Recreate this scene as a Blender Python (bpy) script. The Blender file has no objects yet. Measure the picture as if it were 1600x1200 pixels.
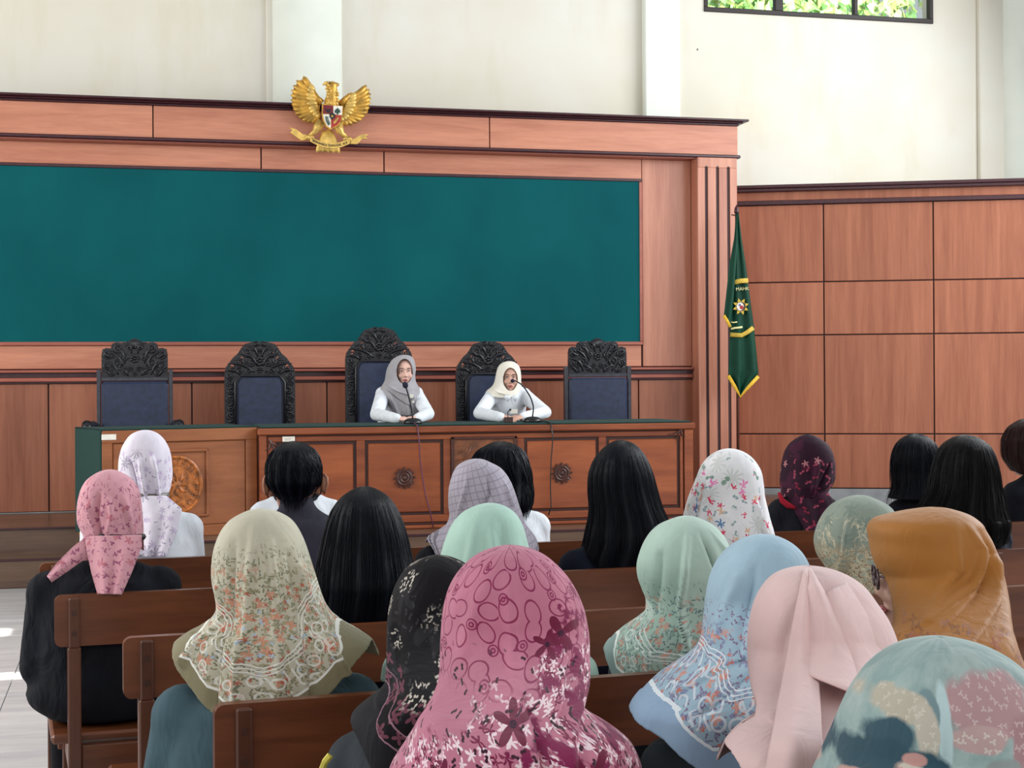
import bpy, bmesh, math, random
import numpy as np
from mathutils import Vector, Matrix, Euler
from mathutils.geometry import tessellate_polygon

# ------------------------------------------------------------------ camera, world, lights, exposure
S = bpy.context.scene
COL = S.collection
R = math.radians
F = 2400.0            # focal length in pixels of a 1600 wide frame
EYE = 1.52
YAW = R(13.9)
ROLL = -0.0063
HZ = 590.0
CAM_M = Matrix.Translation((0, 0, EYE)) @ Matrix.Rotation(-YAW, 4, 'Z') @ Matrix.Rotation(R(90), 4, 'X') @ Matrix.Rotation(ROLL, 4, 'Z')
cd = bpy.data.cameras.new('camera')
cam = bpy.data.objects.new('camera', cd)
COL.objects.link(cam)
cam.matrix_world = CAM_M
cd.sensor_fit = 'HORIZONTAL'
cd.sensor_width = 36.0
cd.lens = F * 36.0 / 1600.0
cd.shift_y = -(600.0 - HZ) / 1600.0
cd.clip_start = 0.05
cd.clip_end = 200
S.camera = cam

W = bpy.data.worlds.new('daylight')
S.world = W
W.use_nodes = True
bg = W.node_tree.nodes['Background']
bg.inputs[0].default_value = (0.90, 0.96, 1.0, 1)
bg.inputs[1].default_value = 0.46

def area(name, loc, rot, sx, sy, power, col):
    l = bpy.data.lights.new(name, 'AREA')
    l.shape = 'RECTANGLE'; l.size = sx; l.size_y = sy; l.energy = power; l.color = col
    o = bpy.data.objects.new(name, l); COL.objects.link(o)
    o.location = loc; o.rotation_euler = rot
    return o
# area lights added at both sides and the rear, standing in for unbuilt windows
area('window_standin_left', (-5.5, 7.5, 3.6), (0, R(-76), 0), 3.2, 9.0, 400, (1.0, 0.98, 0.93))
area('window_standin_right', (8.6, 7.5, 4.4), (0, R(72), 0), 3.0, 9.0, 610, (0.93, 0.97, 1.0))
area('window_standin_rear', (1.5, -4.0, 4.0), (R(72), 0, 0), 8.0, 2.6, 160, (1.0, 0.97, 0.92))

def beam(name, loc, sx, sy, power):      # tight overhead lamp added to lay a bright strip on the aisle floor
    o = area(name, loc, (0, 0, 0), sx, sy, power, (1.0, 0.98, 0.9)); o.data.spread = R(1.2); return o
beam('floor_strip_lamp_far', (-3.35, 9.75, 6.0), 5.2, 0.26, 36)
beam('floor_strip_lamp_near', (-2.85, 8.3, 6.0), 5.2, 0.14, 26)
vs = S.view_settings
vs.view_transform = 'Standard'
vs.look = 'None'
vs.gamma = 1.0
vs.use_curve_mapping = False
vs.exposure = 0.31
S.cycles.use_denoising = True
S.cycles.max_bounces = 6

# ------------------------------------------------------------------ helpers
RND = random.Random(7)
CR = CAM_M.to_3x3()
def ray(u, v):
    return CR @ Vector(((u - 800.0) / F, (HZ - v) / F, -1.0))
EYEV = Vector((0, 0, EYE))
def pd(u, v, d):                 # point at depth d along the view axis
    return EYEV + ray(u, v) * d
def at(u, v, Y):                 # point on the vertical plane y = Y
    r = ray(u, v)
    return EYEV + r * (Y / r.y)
def on_plane(u, v, p, n):
    r = ray(u, v)
    return EYEV + r * ((p - EYEV).dot(n) / r.dot(n))
FWD = Vector((math.sin(YAW), math.cos(YAW), 0))
RGT = Vector((math.cos(YAW), -math.sin(YAW), 0))

def lin(c):
    return tuple(((x / 255.0) / 12.92 if x / 255.0 <= 0.04045 else ((x / 255.0 + 0.055) / 1.055) ** 2.4) for x in c[:3])
def rgba(c):
    return (*lin(c), 1.0)

class NT:
    """small wrapper that makes shader nodes"""
    def __init__(self, name, rough=0.6, metal=0.0, spec=0.5):
        self.m = bpy.data.materials.new(name); self.m.use_nodes = True
        self.t = self.m.node_tree
        self.b = self.t.nodes['Principled BSDF']
        self.b.inputs['Roughness'].default_value = rough
        self.b.inputs['Metallic'].default_value = metal
        self.b.inputs['Specular IOR Level'].default_value = spec
    def n(self, typ, **kw):
        nd = self.t.nodes.new(typ)
        for k, v in kw.items():
            setattr(nd, k, v)
        return nd
    def put(self, sock, v):
        if v is None: return
        if hasattr(v, 'is_output') or isinstance(v, bpy.types.NodeSocket):
            self.t.links.new(v, sock)
        else:
            sock.default_value = v
    def math(self, op, a, b=None, c=None, clamp=False):
        nd = self.n('ShaderNodeMath', operation=op); nd.use_clamp = clamp
        for i, x in enumerate((a, b, c)):
            self.put(nd.inputs[i], x)
        return nd.outputs[0]
    def vmath(self, op, a, b=None, scale=None):
        nd = self.n('ShaderNodeVectorMath', operation=op)
        self.put(nd.inputs[0], a); self.put(nd.inputs[1], b)
        if scale is not None: self.put(nd.inputs[3], scale)
        return nd.outputs['Value'] if op in ('LENGTH', 'DISTANCE', 'DOT_PRODUCT') else nd.outputs[0]
    def mix(self, f, a, b):
        nd = self.n('ShaderNodeMix', data_type='RGBA')
        self.put(nd.inputs[0], f); self.put(nd.inputs[6], a); self.put(nd.inputs[7], b)
        return nd.outputs[2]
    def noise(self, vec, scale, detail=3, rough=0.5, dist=0.0):
        nd = self.n('ShaderNodeTexNoise')
        self.put(nd.inputs['Vector'], vec); nd.inputs['Scale'].default_value = scale
        nd.inputs['Detail'].default_value = detail; nd.inputs['Roughness'].default_value = rough
        nd.inputs['Distortion'].default_value = dist
        return nd.outputs[0]
    def ramp(self, f, lo, hi):
        nd = self.n('ShaderNodeMapRange'); nd.clamp = True
        self.put(nd.inputs[0], f); nd.inputs[1].default_value = lo; nd.inputs[2].default_value = hi
        return nd.outputs[0]
    def map(self, vec, scale=(1, 1, 1), loc=(0, 0, 0), rot=(0, 0, 0)):
        nd = self.n('ShaderNodeMapping'); self.put(nd.inputs[0], vec)
        nd.inputs['Scale'].default_value = scale; nd.inputs['Location'].default_value = loc
        nd.inputs['Rotation'].default_value = rot
        return nd.outputs[0]
    def obj(self):
        return self.n('ShaderNodeTexCoord').outputs['Object']
    def uv(self):
        return self.n('ShaderNodeTexCoord').outputs['UV']
    def attr(self, name):
        return self.n('ShaderNodeAttribute', attribute_name=name).outputs['Fac']
    def rand(self):
        return self.n('ShaderNodeObjectInfo').outputs['Random']
    def bump(self, h, strength=0.2, dist=0.01):
        nd = self.n('ShaderNodeBump'); nd.inputs['Strength'].default_value = strength
        nd.inputs['Distance'].default_value = dist
        self.put(nd.inputs['Height'], h)
        self.t.links.new(nd.outputs[0], self.b.inputs['Normal'])
    def color(self, c):
        self.put(self.b.inputs['Base Color'], c)
        return self.m

def plain(name, c, rough=0.6, metal=0.0, var=0.06, scale=30, bump=0.0, spec=0.5):
    k = NT(name, rough, metal, spec)
    o = k.obj()
    f = k.noise(o, scale, 4)
    d = tuple(x * (1 - var * 2) for x in c)
    l = tuple(min(255, x * (1 + var)) for x in c)
    k.color(k.mix(k.ramp(f, 0.3, 0.7), rgba(d), rgba(l)))
    if bump: k.bump(f, bump, 0.01)
    return k.m

def wood(name, c1, c2, axis='Z', stretch=14.0, scale=9.0, rough=0.38, spec=0.45, rnd=True, streak=0.55):
    k = NT(name, rough, 0.0, spec)
    o = k.obj()
    if rnd:
        r = k.math('MULTIPLY', k.rand(), 37.0)
        o = k.vmath('ADD', o, r)
    sc = {'X': (1.0 / stretch, 1, 1), 'Y': (1, 1.0 / stretch, 1), 'Z': (1, 1, 1.0 / stretch)}[axis]
    m = k.map(o, sc)
    a = k.noise(m, scale, 5, 0.6, 0.6)
    b = k.noise(m, scale * 7, 3, 0.6)
    g = k.math('ADD', k.math('MULTIPLY', a, 1 - streak * 0.5), k.math('MULTIPLY', b, streak * 0.5))
    c = k.mix(k.ramp(g, 0.34, 0.66), rgba(c1), rgba(c2))
    if rnd:
        hs = k.n('ShaderNodeHueSaturation')
        k.put(hs.inputs['Value'], k.math('ADD', k.math('MULTIPLY', k.rand(), 0.10), 0.95))
        k.put(hs.inputs['Color'], c); c = hs.outputs[0]
    k.color(c)
    k.bump(b, 0.05, 0.004)
    return k.m

WM = {}                           # world matrices of parents
def tag(o, label=None, cat=None, group=None, kind=None):
    if label: o['label'] = label
    if cat: o['category'] = cat
    if group: o['group'] = group
    if kind: o['kind'] = kind
    return o
def empty(name, loc=(0, 0, 0), rz=0.0, label=None, cat=None, group=None, kind=None):
    o = bpy.data.objects.new(name, None); COL.objects.link(o)
    o.empty_display_size = 0.1
    o.location = loc; o.rotation_euler = (0, 0, rz)
    WM[o.name] = Matrix.Translation(loc) @ Matrix.Rotation(rz, 4, 'Z')
    return tag(o, label, cat, group, kind)
def link(name, me, mat, parent=None, local=False, smooth=False):
    """link a mesh given in world coordinates (or parent coordinates when local)"""
    if isinstance(me, bmesh.types.BMesh):
        bm = me; me = bpy.data.meshes.new(name); bm.to_mesh(me); bm.free()
    o = bpy.data.objects.new(name, me); COL.objects.link(o)
    if mat is not None and not me.materials:
        for q in (mat if isinstance(mat, (list, tuple)) else (mat,)): me.materials.append(q)
    if parent is not None:
        if not local: me.transform(WM[parent.name].inverted())
        o.parent = parent
        WM[o.name] = WM[parent.name]
    else:
        WM[o.name] = Matrix.Identity(4)
    if smooth: me.shade_smooth()
    return o
def place(name, me, mat, parent, loc=(0, 0, 0), rot=(0, 0, 0), scale=(1, 1, 1)):
    """link a shared mesh with its own transform below its parent"""
    o = bpy.data.objects.new(name, me); COL.objects.link(o)
    if mat is not None and not me.materials: me.materials.append(mat)
    o.parent = parent; o.location = loc; o.rotation_euler = rot; o.scale = scale
    return o

def bm_box(bm, x0, x1, y0, y1, z0, z1, bevel=0.0, M=None):
    vs_ = [bm.verts.new((x, y, z)) for z in (z0, z1) for y in (y0, y1) for x in (x0, x1)]
    fs = [(0, 2, 3, 1), (4, 5, 7, 6), (0, 1, 5, 4), (1, 3, 7, 5), (3, 2, 6, 7), (2, 0, 4, 6)]
    ff = [bm.faces.new([vs_[i] for i in f]) for f in fs]
    geom = vs_
    if bevel > 0:
        es = list({e for f in ff for e in f.edges})
        r = bmesh.ops.bevel(bm, geom=es, offset=bevel, segments=1, affect='EDGES', profile=0.5)
        geom = list({v for v in vs_ if v.is_valid} | set(r['verts']))
    if M is not None:
        bmesh.ops.transform(bm, matrix=M, verts=geom)
    return geom
def box(name, x0, x1, y0, y1, z0, z1, mat, parent=None, bevel=0.004, M=None, local=False):
    bm = bmesh.new(); bm_box(bm, min(x0, x1), max(x0, x1), min(y0, y1), max(y0, y1), min(z0, z1), max(z0, z1), bevel, M)
    return link(name, bm, mat, parent, local)
def bm_tube(bm, pts, rad, seg=8, cap=True, flat=None):
    """tube through points; rad a number or list; flat=(normal, factor) squashes it along a direction"""
    pts = [Vector(p) for p in pts]; n = len(pts)
    if not isinstance(rad, (list, tuple)): rad = [rad] * n
    rings = []; up = None
    for i, p in enumerate(pts):
        t = (pts[min(i + 1, n - 1)] - pts[max(i - 1, 0)]); t = t.normalized() if t.length > 1e-9 else Vector((0, 0, 1))
        if up is None:
            up = Vector((0, 0, 1)) if abs(t.z) < 0.9 else Vector((1, 0, 0))
        a = t.cross(up)
        if a.length < 1e-6: a = t.orthogonal()
        a.normalize(); b = a.cross(t).normalized(); up = b
        ring = []
        for k in range(seg):
            w = 2 * math.pi * k / seg
            q = (a * math.cos(w) + b * math.sin(w)) * rad[i]
            if flat is not None: q = q - flat[0] * (q.dot(flat[0]) * (1 - flat[1]))
            ring.append(bm.verts.new(p + q))
        rings.append(ring)
    for i in range(n - 1):
        for k in range(seg):
            bm.faces.new((rings[i][k], rings[i][(k + 1) % seg], rings[i + 1][(k + 1) % seg], rings[i + 1][k]))
    if cap:
        bm.faces.new(rings[0][::-1]); bm.faces.new(rings[-1])
    return rings
def bm_ball(bm, c, r, sub=2, M=None):
    if isinstance(r, (int, float)): r = (r, r, r)
    g = bmesh.ops.create_icosphere(bm, subdivisions=sub, radius=1.0)
    T = Matrix.Translation(c) @ (M if M is not None else Matrix.Identity(4)) @ Matrix.Diagonal((*r, 1))
    bmesh.ops.transform(bm, matrix=T, verts=g['verts'])
    return g['verts']
def bm_prism(bm, poly, d0, d1, fn):
    """extrude a 2-D polygon between depths d0 and d1; fn maps (a, b, depth) to space"""
    n = len(poly)
    A = [bm.verts.new(fn(a, b, d0)) for a, b in poly]
    B = [bm.verts.new(fn(a, b, d1)) for a, b in poly]
    tri = tessellate_polygon([[Vector((a, b, 0)) for a, b in poly]])
    for t in tri:
        try:
            bm.faces.new([A[i] for i in t]); bm.faces.new([B[i] for i in reversed(t)])
        except ValueError: pass
    for i in range(n):
        bm.faces.new((A[i], A[(i + 1) % n], B[(i + 1) % n], B[i]))
    return A + B
def fix_normals(bm):
    bmesh.ops.recalc_face_normals(bm, faces=bm.faces)
def grid_mesh(name, P, uv=None, attr=None, close_u=False, thick=0.0, skip=None):
    """mesh from an (n, m, 3) array of points"""
    n, m, _ = P.shape
    idx = np.arange(n * m).reshape(n, m)
    faces = []
    mm = m if close_u else m - 1
    for i in range(n - 1):
        for j in range(mm):
            if skip is not None and skip[i, j]: continue
            k = (j + 1) % m
            faces.append((idx[i, j], idx[i, k], idx[i + 1, k], idx[i + 1, j]))
    me = bpy.data.meshes.new(name)
    me.from_pydata([tuple(p) for p in P.reshape(-1, 3)], [], [tuple(int(x) for x in f) for f in faces])
    if uv is not None:
        U = me.uv_layers.new(name='UVMap')
        li = np.empty(len(me.loops), dtype=np.int32); me.loops.foreach_get('vertex_index', li)
        U.data.foreach_set('uv', uv.reshape(-1, 2)[li].astype(np.float32).ravel())
    if attr:
        for k, a in attr.items():
            at_ = me.attributes.new(k, 'FLOAT', 'POINT')
            at_.data.foreach_set('value', a.reshape(-1).astype(np.float32))
    me.update()
    me.shade_smooth()
    return me
def evaluated(ob):
    dg = bpy.context.evaluated_depsgraph_get()
    dg.update()
    me = bpy.data.meshes.new_from_object(ob.evaluated_get(dg))
    return me
def text_mesh(s, size, extrude=0.002, align='CENTER'):
    cu = bpy.data.curves.new('lettering', 'FONT')
    cu.body = s; cu.size = size; cu.extrude = extrude; cu.align_x = align; cu.align_y = 'CENTER'
    cu.resolution_u = 2
    o = bpy.data.objects.new('lettering', cu); COL.objects.link(o)
    me = evaluated(o)
    bpy.data.objects.remove(o); bpy.data.curves.remove(cu)
    me.materials.clear()
    return me
# ------------------------------------------------------------------ materials of the room
M_PANEL = wood('panel_wood', (166, 102, 80), (200, 138, 112), 'Z', 16, 7)
M_PANELH = wood('panel_wood_horizontal', (172, 106, 82), (204, 138, 110), 'X', 12, 8)
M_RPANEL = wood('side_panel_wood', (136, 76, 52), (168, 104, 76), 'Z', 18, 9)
M_PANEL_DIM = wood('lower_panel_wood_dimmed', (128, 72, 50), (164, 102, 76), 'Z', 16, 7)  # light fading down the wall is put into this darker wood colour
M_MOULD = plain('dark_moulding', (62, 26, 34), 0.35, 0, 0.1)
M_MOULDL = wood('light_moulding', (140, 74, 62), (170, 98, 80), 'X', 12, 8)
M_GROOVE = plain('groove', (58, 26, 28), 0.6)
M_METAL = plain('stone_skirting', (142, 144, 146), 0.35, 0.0, 0.07, 5)
def plaster():
    k = NT('plaster', 0.85, 0, 0.2)
    o = k.obj()
    a = k.noise(o, 0.55, 4, 0.6); b = k.noise(k.map(o, (1, 1, 0.25)), 2.2, 5, 0.65); e = k.noise(o, 40, 3)
    c = k.mix(k.ramp(a, 0.3, 0.7), rgba((214, 205, 184)), rgba((224, 220, 210)))
    c = k.mix(k.math('MULTIPLY', k.ramp(b, 0.52, 0.78), 0.35), c, rgba((196, 184, 146)))
    v = k.n('ShaderNodeTexVoronoi'); k.put(v.inputs['Vector'], k.map(o, (1.2, 1, 0.9))); v.inputs['Scale'].default_value = 1.1
    spot = k.math('LESS_THAN', v.outputs['Distance'], 0.012)
    c = k.mix(spot, c, rgba((120, 108, 90)))
    k.color(c); k.bump(e, 0.08, 0.004)
    return k.m
M_PLASTER = plaster()
M_COLUMN = plain('column_paint', (228, 231, 220), 0.8, 0, 0.01, 3)
def felt():
    k = NT('green_felt', 0.9, 0, 0.15)
    o = k.obj()
    a = k.noise(k.map(o, (1, 1, 0.7)), 1.3, 3, 0.5); b = k.noise(o, 160, 2)
    c = k.mix(k.ramp(a, 0.3, 0.7), rgba((2, 72, 78)), rgba((6, 86, 90)))
    k.color(k.mix(k.math('MULTIPLY', b, 0.25), c, rgba((10, 98, 98))))
    k.bump(b, 0.1, 0.002)
    return k.m
M_FELT = felt()
def tile():
    k = NT('floor_tile', 0.16, 0, 0.5)
    o = k.vmath('ADD', k.obj(), k.math('MULTIPLY', k.rand(), 19.0))
    a = k.noise(k.map(o, (0.5, 3, 1)), 3.0, 5, 0.6)
    c = k.mix(k.ramp(a, 0.3, 0.7), rgba((186, 186, 190)), rgba((216, 214, 212)))
    k.color(c)
    return k.m
M_TILE = tile()
M_GROUT = plain('grout', (150, 148, 144), 0.8)
M_STAGE = wood('stage_boards', (84, 62, 50), (112, 86, 68), 'X', 10, 7, 0.3, 0.5)

# ------------------------------------------------------------------ floor
STZ = 0.42                        # stage height
WY = 13.3                         # face of the panelled stage wall
fl = empty('floor', (0, 0, 0), 0, kind='structure')
box('subfloor', -7, 12, -4, 15, -0.06, -0.012, M_GROUT, fl, 0)
tm = bpy.data.meshes.new('floor_tile')
bm = bmesh.new(); bm_box(bm, -0.298, 0.298, -0.298, 0.298, -0.012, 0.0, 0.002); bm.to_mesh(tm); bm.free(); tm.materials.append(M_TILE)
for i in range(-9, 12):
    for j in range(5, 19):
        place('floor_tile', tm, None, fl, (0.3 + i * 0.6, 0.3 + j * 0.6, 0))
bm = bmesh.new()
for i in range(-11, 20):
    for j in range(-6, 25):
        if -9 <= i < 12 and 5 <= j < 19: continue
        bm_box(bm, i * 0.6 + 0.002, i * 0.6 + 0.598, j * 0.6 + 0.002, j * 0.6 + 0.598, -0.012, 0)
tag(link('far_tiles', bm, M_TILE, fl), kind='stuff')

# stage: two risers, the front stretch under the desks stands further out
st = empty('floor_stage', (0, 0, 0), 0, kind='structure')
YS = at(20, 911, 11.8).y
def slab(name, x0, x1, y0, y1, z0, z1):
    return box(name, x0, x1, y0, y1, z0, z1, M_STAGE, st, 0.008)
SX = -0.38
slab('lower_step', -6.5, SX, 11.78, 12.1, 0.0, 0.215)
slab('upper_step', -6.5, SX, 12.02, 13.4, 0.0, STZ)
slab('lower_step', SX, 6.0, 10.35, 10.75, 0.0, 0.215)
slab('platform', SX, 6.0, 10.68, 13.4, 0.0, STZ)
for z in (0.2, 0.405):
    box('nosing', -6.5, SX, 11.768 if z < 0.3 else 12.008, 11.79 if z < 0.3 else 12.03, z, z + 0.016, M_MOULD, st, 0.003)
    box('nosing', SX, 6.0, 10.338 if z < 0.3 else 10.668, 10.36 if z < 0.3 else 10.69, z, z + 0.016, M_MOULD, st, 0.003)

# ------------------------------------------------------------------ panelled wall behind the stage
ws = empty('wall_stage', (0, WY, 0), 0, kind='structure')
def Z(v, Y, u=40): return at(u, v, Y).z
def X(u, Y, v=600): return at(u, v, Y).x
LX = -6.0
FY = WY - 0.14                    # face of the projecting frieze
Zc0, Zc1 = Z(158, FY), Z(144.5, FY - 0.1)
Zf0 = Z(209, FY)
Zb1, Zb0 = Z(255, WY), Z(540, WY)
Zr1, Zr0 = Z(578.5, WY - 0.06), Z(600, WY)
Zl0 = Z(799.5, WY, 60)
XE = X(1153, FY - 0.03, 250)      # right end of the wall
XP = X(1090, FY - 0.03, 250)      # left edge of fluted pilaster
XB = X(1003, WY, 400)
box('backing', LX, XE - 0.02, WY + 0.02, WY + 0.2, STZ, Zc1 - 0.06, M_GROOVE, ws, 0)
def row(us, Y, v, z0, z1, mat, depth=0.03, gap=0.006):
    xs = [LX] + [X(u, Y, v) for u in us]
    for a, b in zip(xs[:-1], xs[1:]):
        box('panel', a + gap, b - gap, Y, Y + depth, z0, z1, mat, ws, 0.003)
row([239, 765, 1153], FY, 190, Zf0, Zc0, M_PANELH, 0.16, 0.005)
row([408, 600, 1003], WY, 240, Zb1, Zf0 - 0.04, M_PANELH)
row([1003], WY, 560, Zr1 + 0.01, Zb0, M_PANELH)
box('panel', XB + 0.006, XP - 0.004, WY, WY + 0.03, Zr1 + 0.01, Zf0 - 0.04, M_PANEL, ws, 0.003)
row([-148, 76, 300, 511, 718, 998, 1089], WY, 650, Zl0, Zr0, M_PANEL_DIM)
# frieze ends
# cornice: stepped dark moulding
for i, (dz0, dz1, pr) in enumerate(((0.0, 0.35, 0.02), (0.35, 0.62, 0.05), (0.62, 1.0, 0.09))):
    h = Zc1 - Zc0
    box('cornice', LX, XE + pr, FY - pr, WY + 0.2, Zc0 + h * dz0, Zc0 + h * dz1, M_MOULD, ws, 0.006)
box('moulding', LX, XE + 0.03, FY - 0.03, WY + 0.1, Zf0 - 0.03, Zf0, M_MOULD, ws, 0.008)
box('soffit', LX, XE - 0.01, FY, WY + 0.02, Zf0 - 0.04, Zf0 - 0.03, M_MOULDL, ws, 0.002)
# chair rail: light lip, dark hollow, light band, dark line
zz = [Zr1, Zr1 - (Zr1 - Zr0) * 0.2, Zr1 - (Zr1 - Zr0) * 0.56, Zr1 - (Zr1 - Zr0) * 0.86, Zr0]
box('chair_rail', LX, XP - 0.004, WY - 0.06, WY + 0.02, zz[1], zz[0], M_MOULDL, ws, 0.006)
box('chair_rail', LX, XP - 0.004, WY - 0.02, WY + 0.02, zz[2], zz[1], M_MOULD, ws, 0.003)
box('chair_rail', LX, XP - 0.004, WY - 0.035, WY + 0.02, zz[3], zz[2], M_MOULDL, ws, 0.006)
box('chair_rail', LX, XP - 0.004, WY - 0.015, WY + 0.02, zz[4], zz[3], M_MOULD, ws, 0.003)
# fluted pilaster: ribs and dark flutes
PY = FY - 0.03
box('pilaster_core', XP, XE - 0.012, PY + 0.02, WY + 0.2, STZ, Zf0 - 0.03, M_PANEL, ws, 0.002)
fx = [X(u, PY, 400) for u in (1104.5, 1122, 1139)]
edges = [XP] + fx + [XE - 0.01]
hw = 0.014
ztop = Z(262, PY, 1120)
box('pilaster_head', XP, XE - 0.01, PY, PY + 0.02, ztop, Zf0 - 0.03, M_PANEL, ws, 0.003)
for i in range(4):
    a = edges[i] + (hw if i else 0); b = edges[i + 1] - (hw if i < 3 else 0)
    box('pilaster_rib', a, b, PY, PY + 0.02, STZ, ztop, M_PANEL, ws, 0.003)
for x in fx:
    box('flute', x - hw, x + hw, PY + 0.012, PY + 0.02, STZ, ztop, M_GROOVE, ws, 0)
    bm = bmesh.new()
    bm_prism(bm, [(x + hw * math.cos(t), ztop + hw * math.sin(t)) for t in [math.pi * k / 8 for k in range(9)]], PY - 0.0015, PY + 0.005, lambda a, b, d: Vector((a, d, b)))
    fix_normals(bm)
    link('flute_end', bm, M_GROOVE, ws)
box('skirting', LX, XP, WY - 0.015, WY + 0.02, STZ, Zl0 - 0.004, M_METAL, ws, 0.004)

# green felt board
fb = empty('felt_board', (0, WY, Zb0), 0, 'long dark green felt board in a thin dark frame on the panelled wall', 'board')
box('felt_panel', LX + 0.2, XB - 0.02, WY - 0.012, WY + 0.02, Zb0 + 0.02, Zb1 - 0.02, M_FELT, fb, 0.002)
for a in ((LX + 0.16, XB - 0.002, Zb1 - 0.025, Zb1 + 0.002), (LX + 0.16, XB - 0.002, Zb0, Zb0 + 0.03), (XB - 0.028, XB - 0.002, Zb0 + 0.03, Zb1 - 0.025)):
    box('frame_rail', a[0], a[1], WY - 0.022, WY + 0.02, a[2], a[3], M_MOULD if a[2] > 2 else M_MOULDL, fb, 0.004)

# ------------------------------------------------------------------ upper plaster wall with columns and the clerestory window
UY = WY + 0.35
wb = empty('wall_back', (0, UY, 0), 0, kind='structure')
wx0, wx1 = X(1100, UY, 20), X(1457, UY, 20)
wz0 = (at(1100, 19, UY).z + at(1457, 37, UY).z) / 2
wz1 = wz0 + 1.1
TOP = 7.2
for n_, a in (('plaster_panel', (-7, wx0, 0, TOP)), ('plaster_panel', (wx1, 10, 0, TOP)), ('plaster_panel', (wx0, wx1, 0, wz0)), ('plaster_panel', (wx0, wx1, wz1, TOP))):
    box(n_, a[0], a[1], UY, UY + 0.2, a[2], a[3], M_PLASTER, wb, 0)
def halfcol(u0, u1, zt=TOP):
    x0, x1 = X(u0, UY - 0.1, 80), X(u1, UY - 0.1, 80)
    bm = bmesh.new(); cx = (x0 + x1) / 2; r = (x1 - x0) / 2
    n = 28; A = []; B = []
    for k in range(n + 1):
        t = math.pi + math.pi * k / n
        A.append(bm.verts.new((cx + r * math.cos(t), UY + 0.03 + 0.85 * r * math.sin(t), 0)))
        B.append(bm.verts.new((cx + r * math.cos(t), UY + 0.03 + 0.85 * r * math.sin(t), zt)))
    for k in range(n): bm.faces.new((A[k], A[k + 1], B[k + 1], B[k]))
    link('column', bm, M_COLUMN, wb, smooth=True)
halfcol(424, 537)
halfcol(1569, 1682)
box('pilaster', X(1008, UY - 0.1, 80), X(1063, UY - 0.1, 80), UY - 0.1, UY, 0, TOP, M_COLUMN, wb, 0.01)
box('pilaster', X(1531, UY - 0.06, 80), X(1575, UY - 0.06, 80), UY - 0.06, UY, 0, TOP, M_PLASTER, wb, 0.01)
box('pilaster', X(416, UY - 0.05, 80), X(430, UY - 0.05, 80), UY - 0.05, UY, 0, TOP, M_PLASTER, wb, 0.01)

M_IRON = plain('window_iron', (40, 28, 26), 0.5)
def glass():
    k = NT('window_glass', 0.05, 0, 0.5)
    k.b.inputs['Transmission Weight'].default_value = 1.0
    k.b.inputs['IOR'].default_value = 1.02
    k.b.inputs['Base Color'].default_value = (0.93, 0.98, 0.97, 1)
    return k.m
M_GLASS = glass()
wn = empty('window_1', (0, UY, wz0), 0, kind='structure')
fr = 0.035
box('sill_rail', wx0, wx1, UY - 0.02, UY + 0.06, wz0, wz0 + fr * 1.3, M_IRON, wn, 0.004)
box('head_rail', wx0, wx1, UY - 0.02, UY + 0.06, wz1 - fr, wz1, M_IRON, wn, 0.004)
ms = [wx0 + fr / 2, X(1217, UY, 20), X(1337, UY, 20), wx1 - fr / 2]
for i, x in enumerate(ms):
    w_ = (0.018, 0.04, 0.018, 0.02)[i]
    box('mullion', x - w_, x + w_, UY - 0.015, UY + 0.055, wz0 + fr * 1.3, wz1 - fr, M_IRON, wn, 0.004)
for i in range(3):
    box('pane', ms[i] + 0.02, ms[i + 1] - 0.02, UY + 0.015, UY + 0.021, wz0 + fr, wz1 - fr, M_GLASS, wn, 0)

# ------------------------------------------------------------------ angled panelled wall on the right
BEND = R(23.6)
p0 = at(1150, 600, WY + 0.12)
wr = empty('wall_right', (p0.x, p0.y, 0), -BEND, kind='structure')
nR = Vector((-math.sin(BEND), -math.cos(BEND), 0))
MR = WM['wall_right']
def rl(u, v, off=0.0):            # pixel to coordinates along that wall
    q = MR.inverted() @ on_plane(u, v, Vector((p0.x, p0.y, 0)) + nR * off, nR)
    return q.x, q.z
def rbox(name, x0, x1, y0, y1, z0, z1, mat, bevel=0.003):
    return box(name, x0, x1, y0, y1, z0, z1, mat, wr, bevel, local=True)
RE = 6.5
rz = [rl(1300, v)[1] for v in (318, 440, 523, 678, 763)]
rx = [0.0, rl(1287.5, 500)[0], rl(1459, 500)[0]]
step = rx[2] - rx[1]
while rx[-1] < RE: rx.append(rx[-1] + step)
rbox('backing', -0.05, RE, 0.02, 0.14, 0.0, rz[0] + 0.1, M_GROOVE, 0)
for i in range(len(rx) - 1):
    for j in range(4):
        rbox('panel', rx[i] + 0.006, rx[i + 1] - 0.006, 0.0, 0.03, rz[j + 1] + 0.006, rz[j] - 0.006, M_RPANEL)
t0 = rl(1200, 314)[1]; t1 = rl(1200, 300.5)[1]; t2 = rl(1200, 289, 0.06)[1]
rbox('moulding', 0, RE, -0.025, 0.02, rz[0], t0, M_MOULD)
rbox('frieze', 0, RE, -0.01, 0.14, t0, t1, M_RPANEL)
rbox('cornice', 0, RE, -0.06, 0.16, t1, t1 + (t2 - t1) * 0.5, M_MOULD, 0.006)
rbox('cornice', 0, RE, -0.075, 0.16, t1 + (t2 - t1) * 0.5, t2, M_MOULD, 0.006)
rbox('skirting', 0, RE, -0.02, 0.03, 0.0, rz[4] - 0.004, M_METAL)
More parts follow.
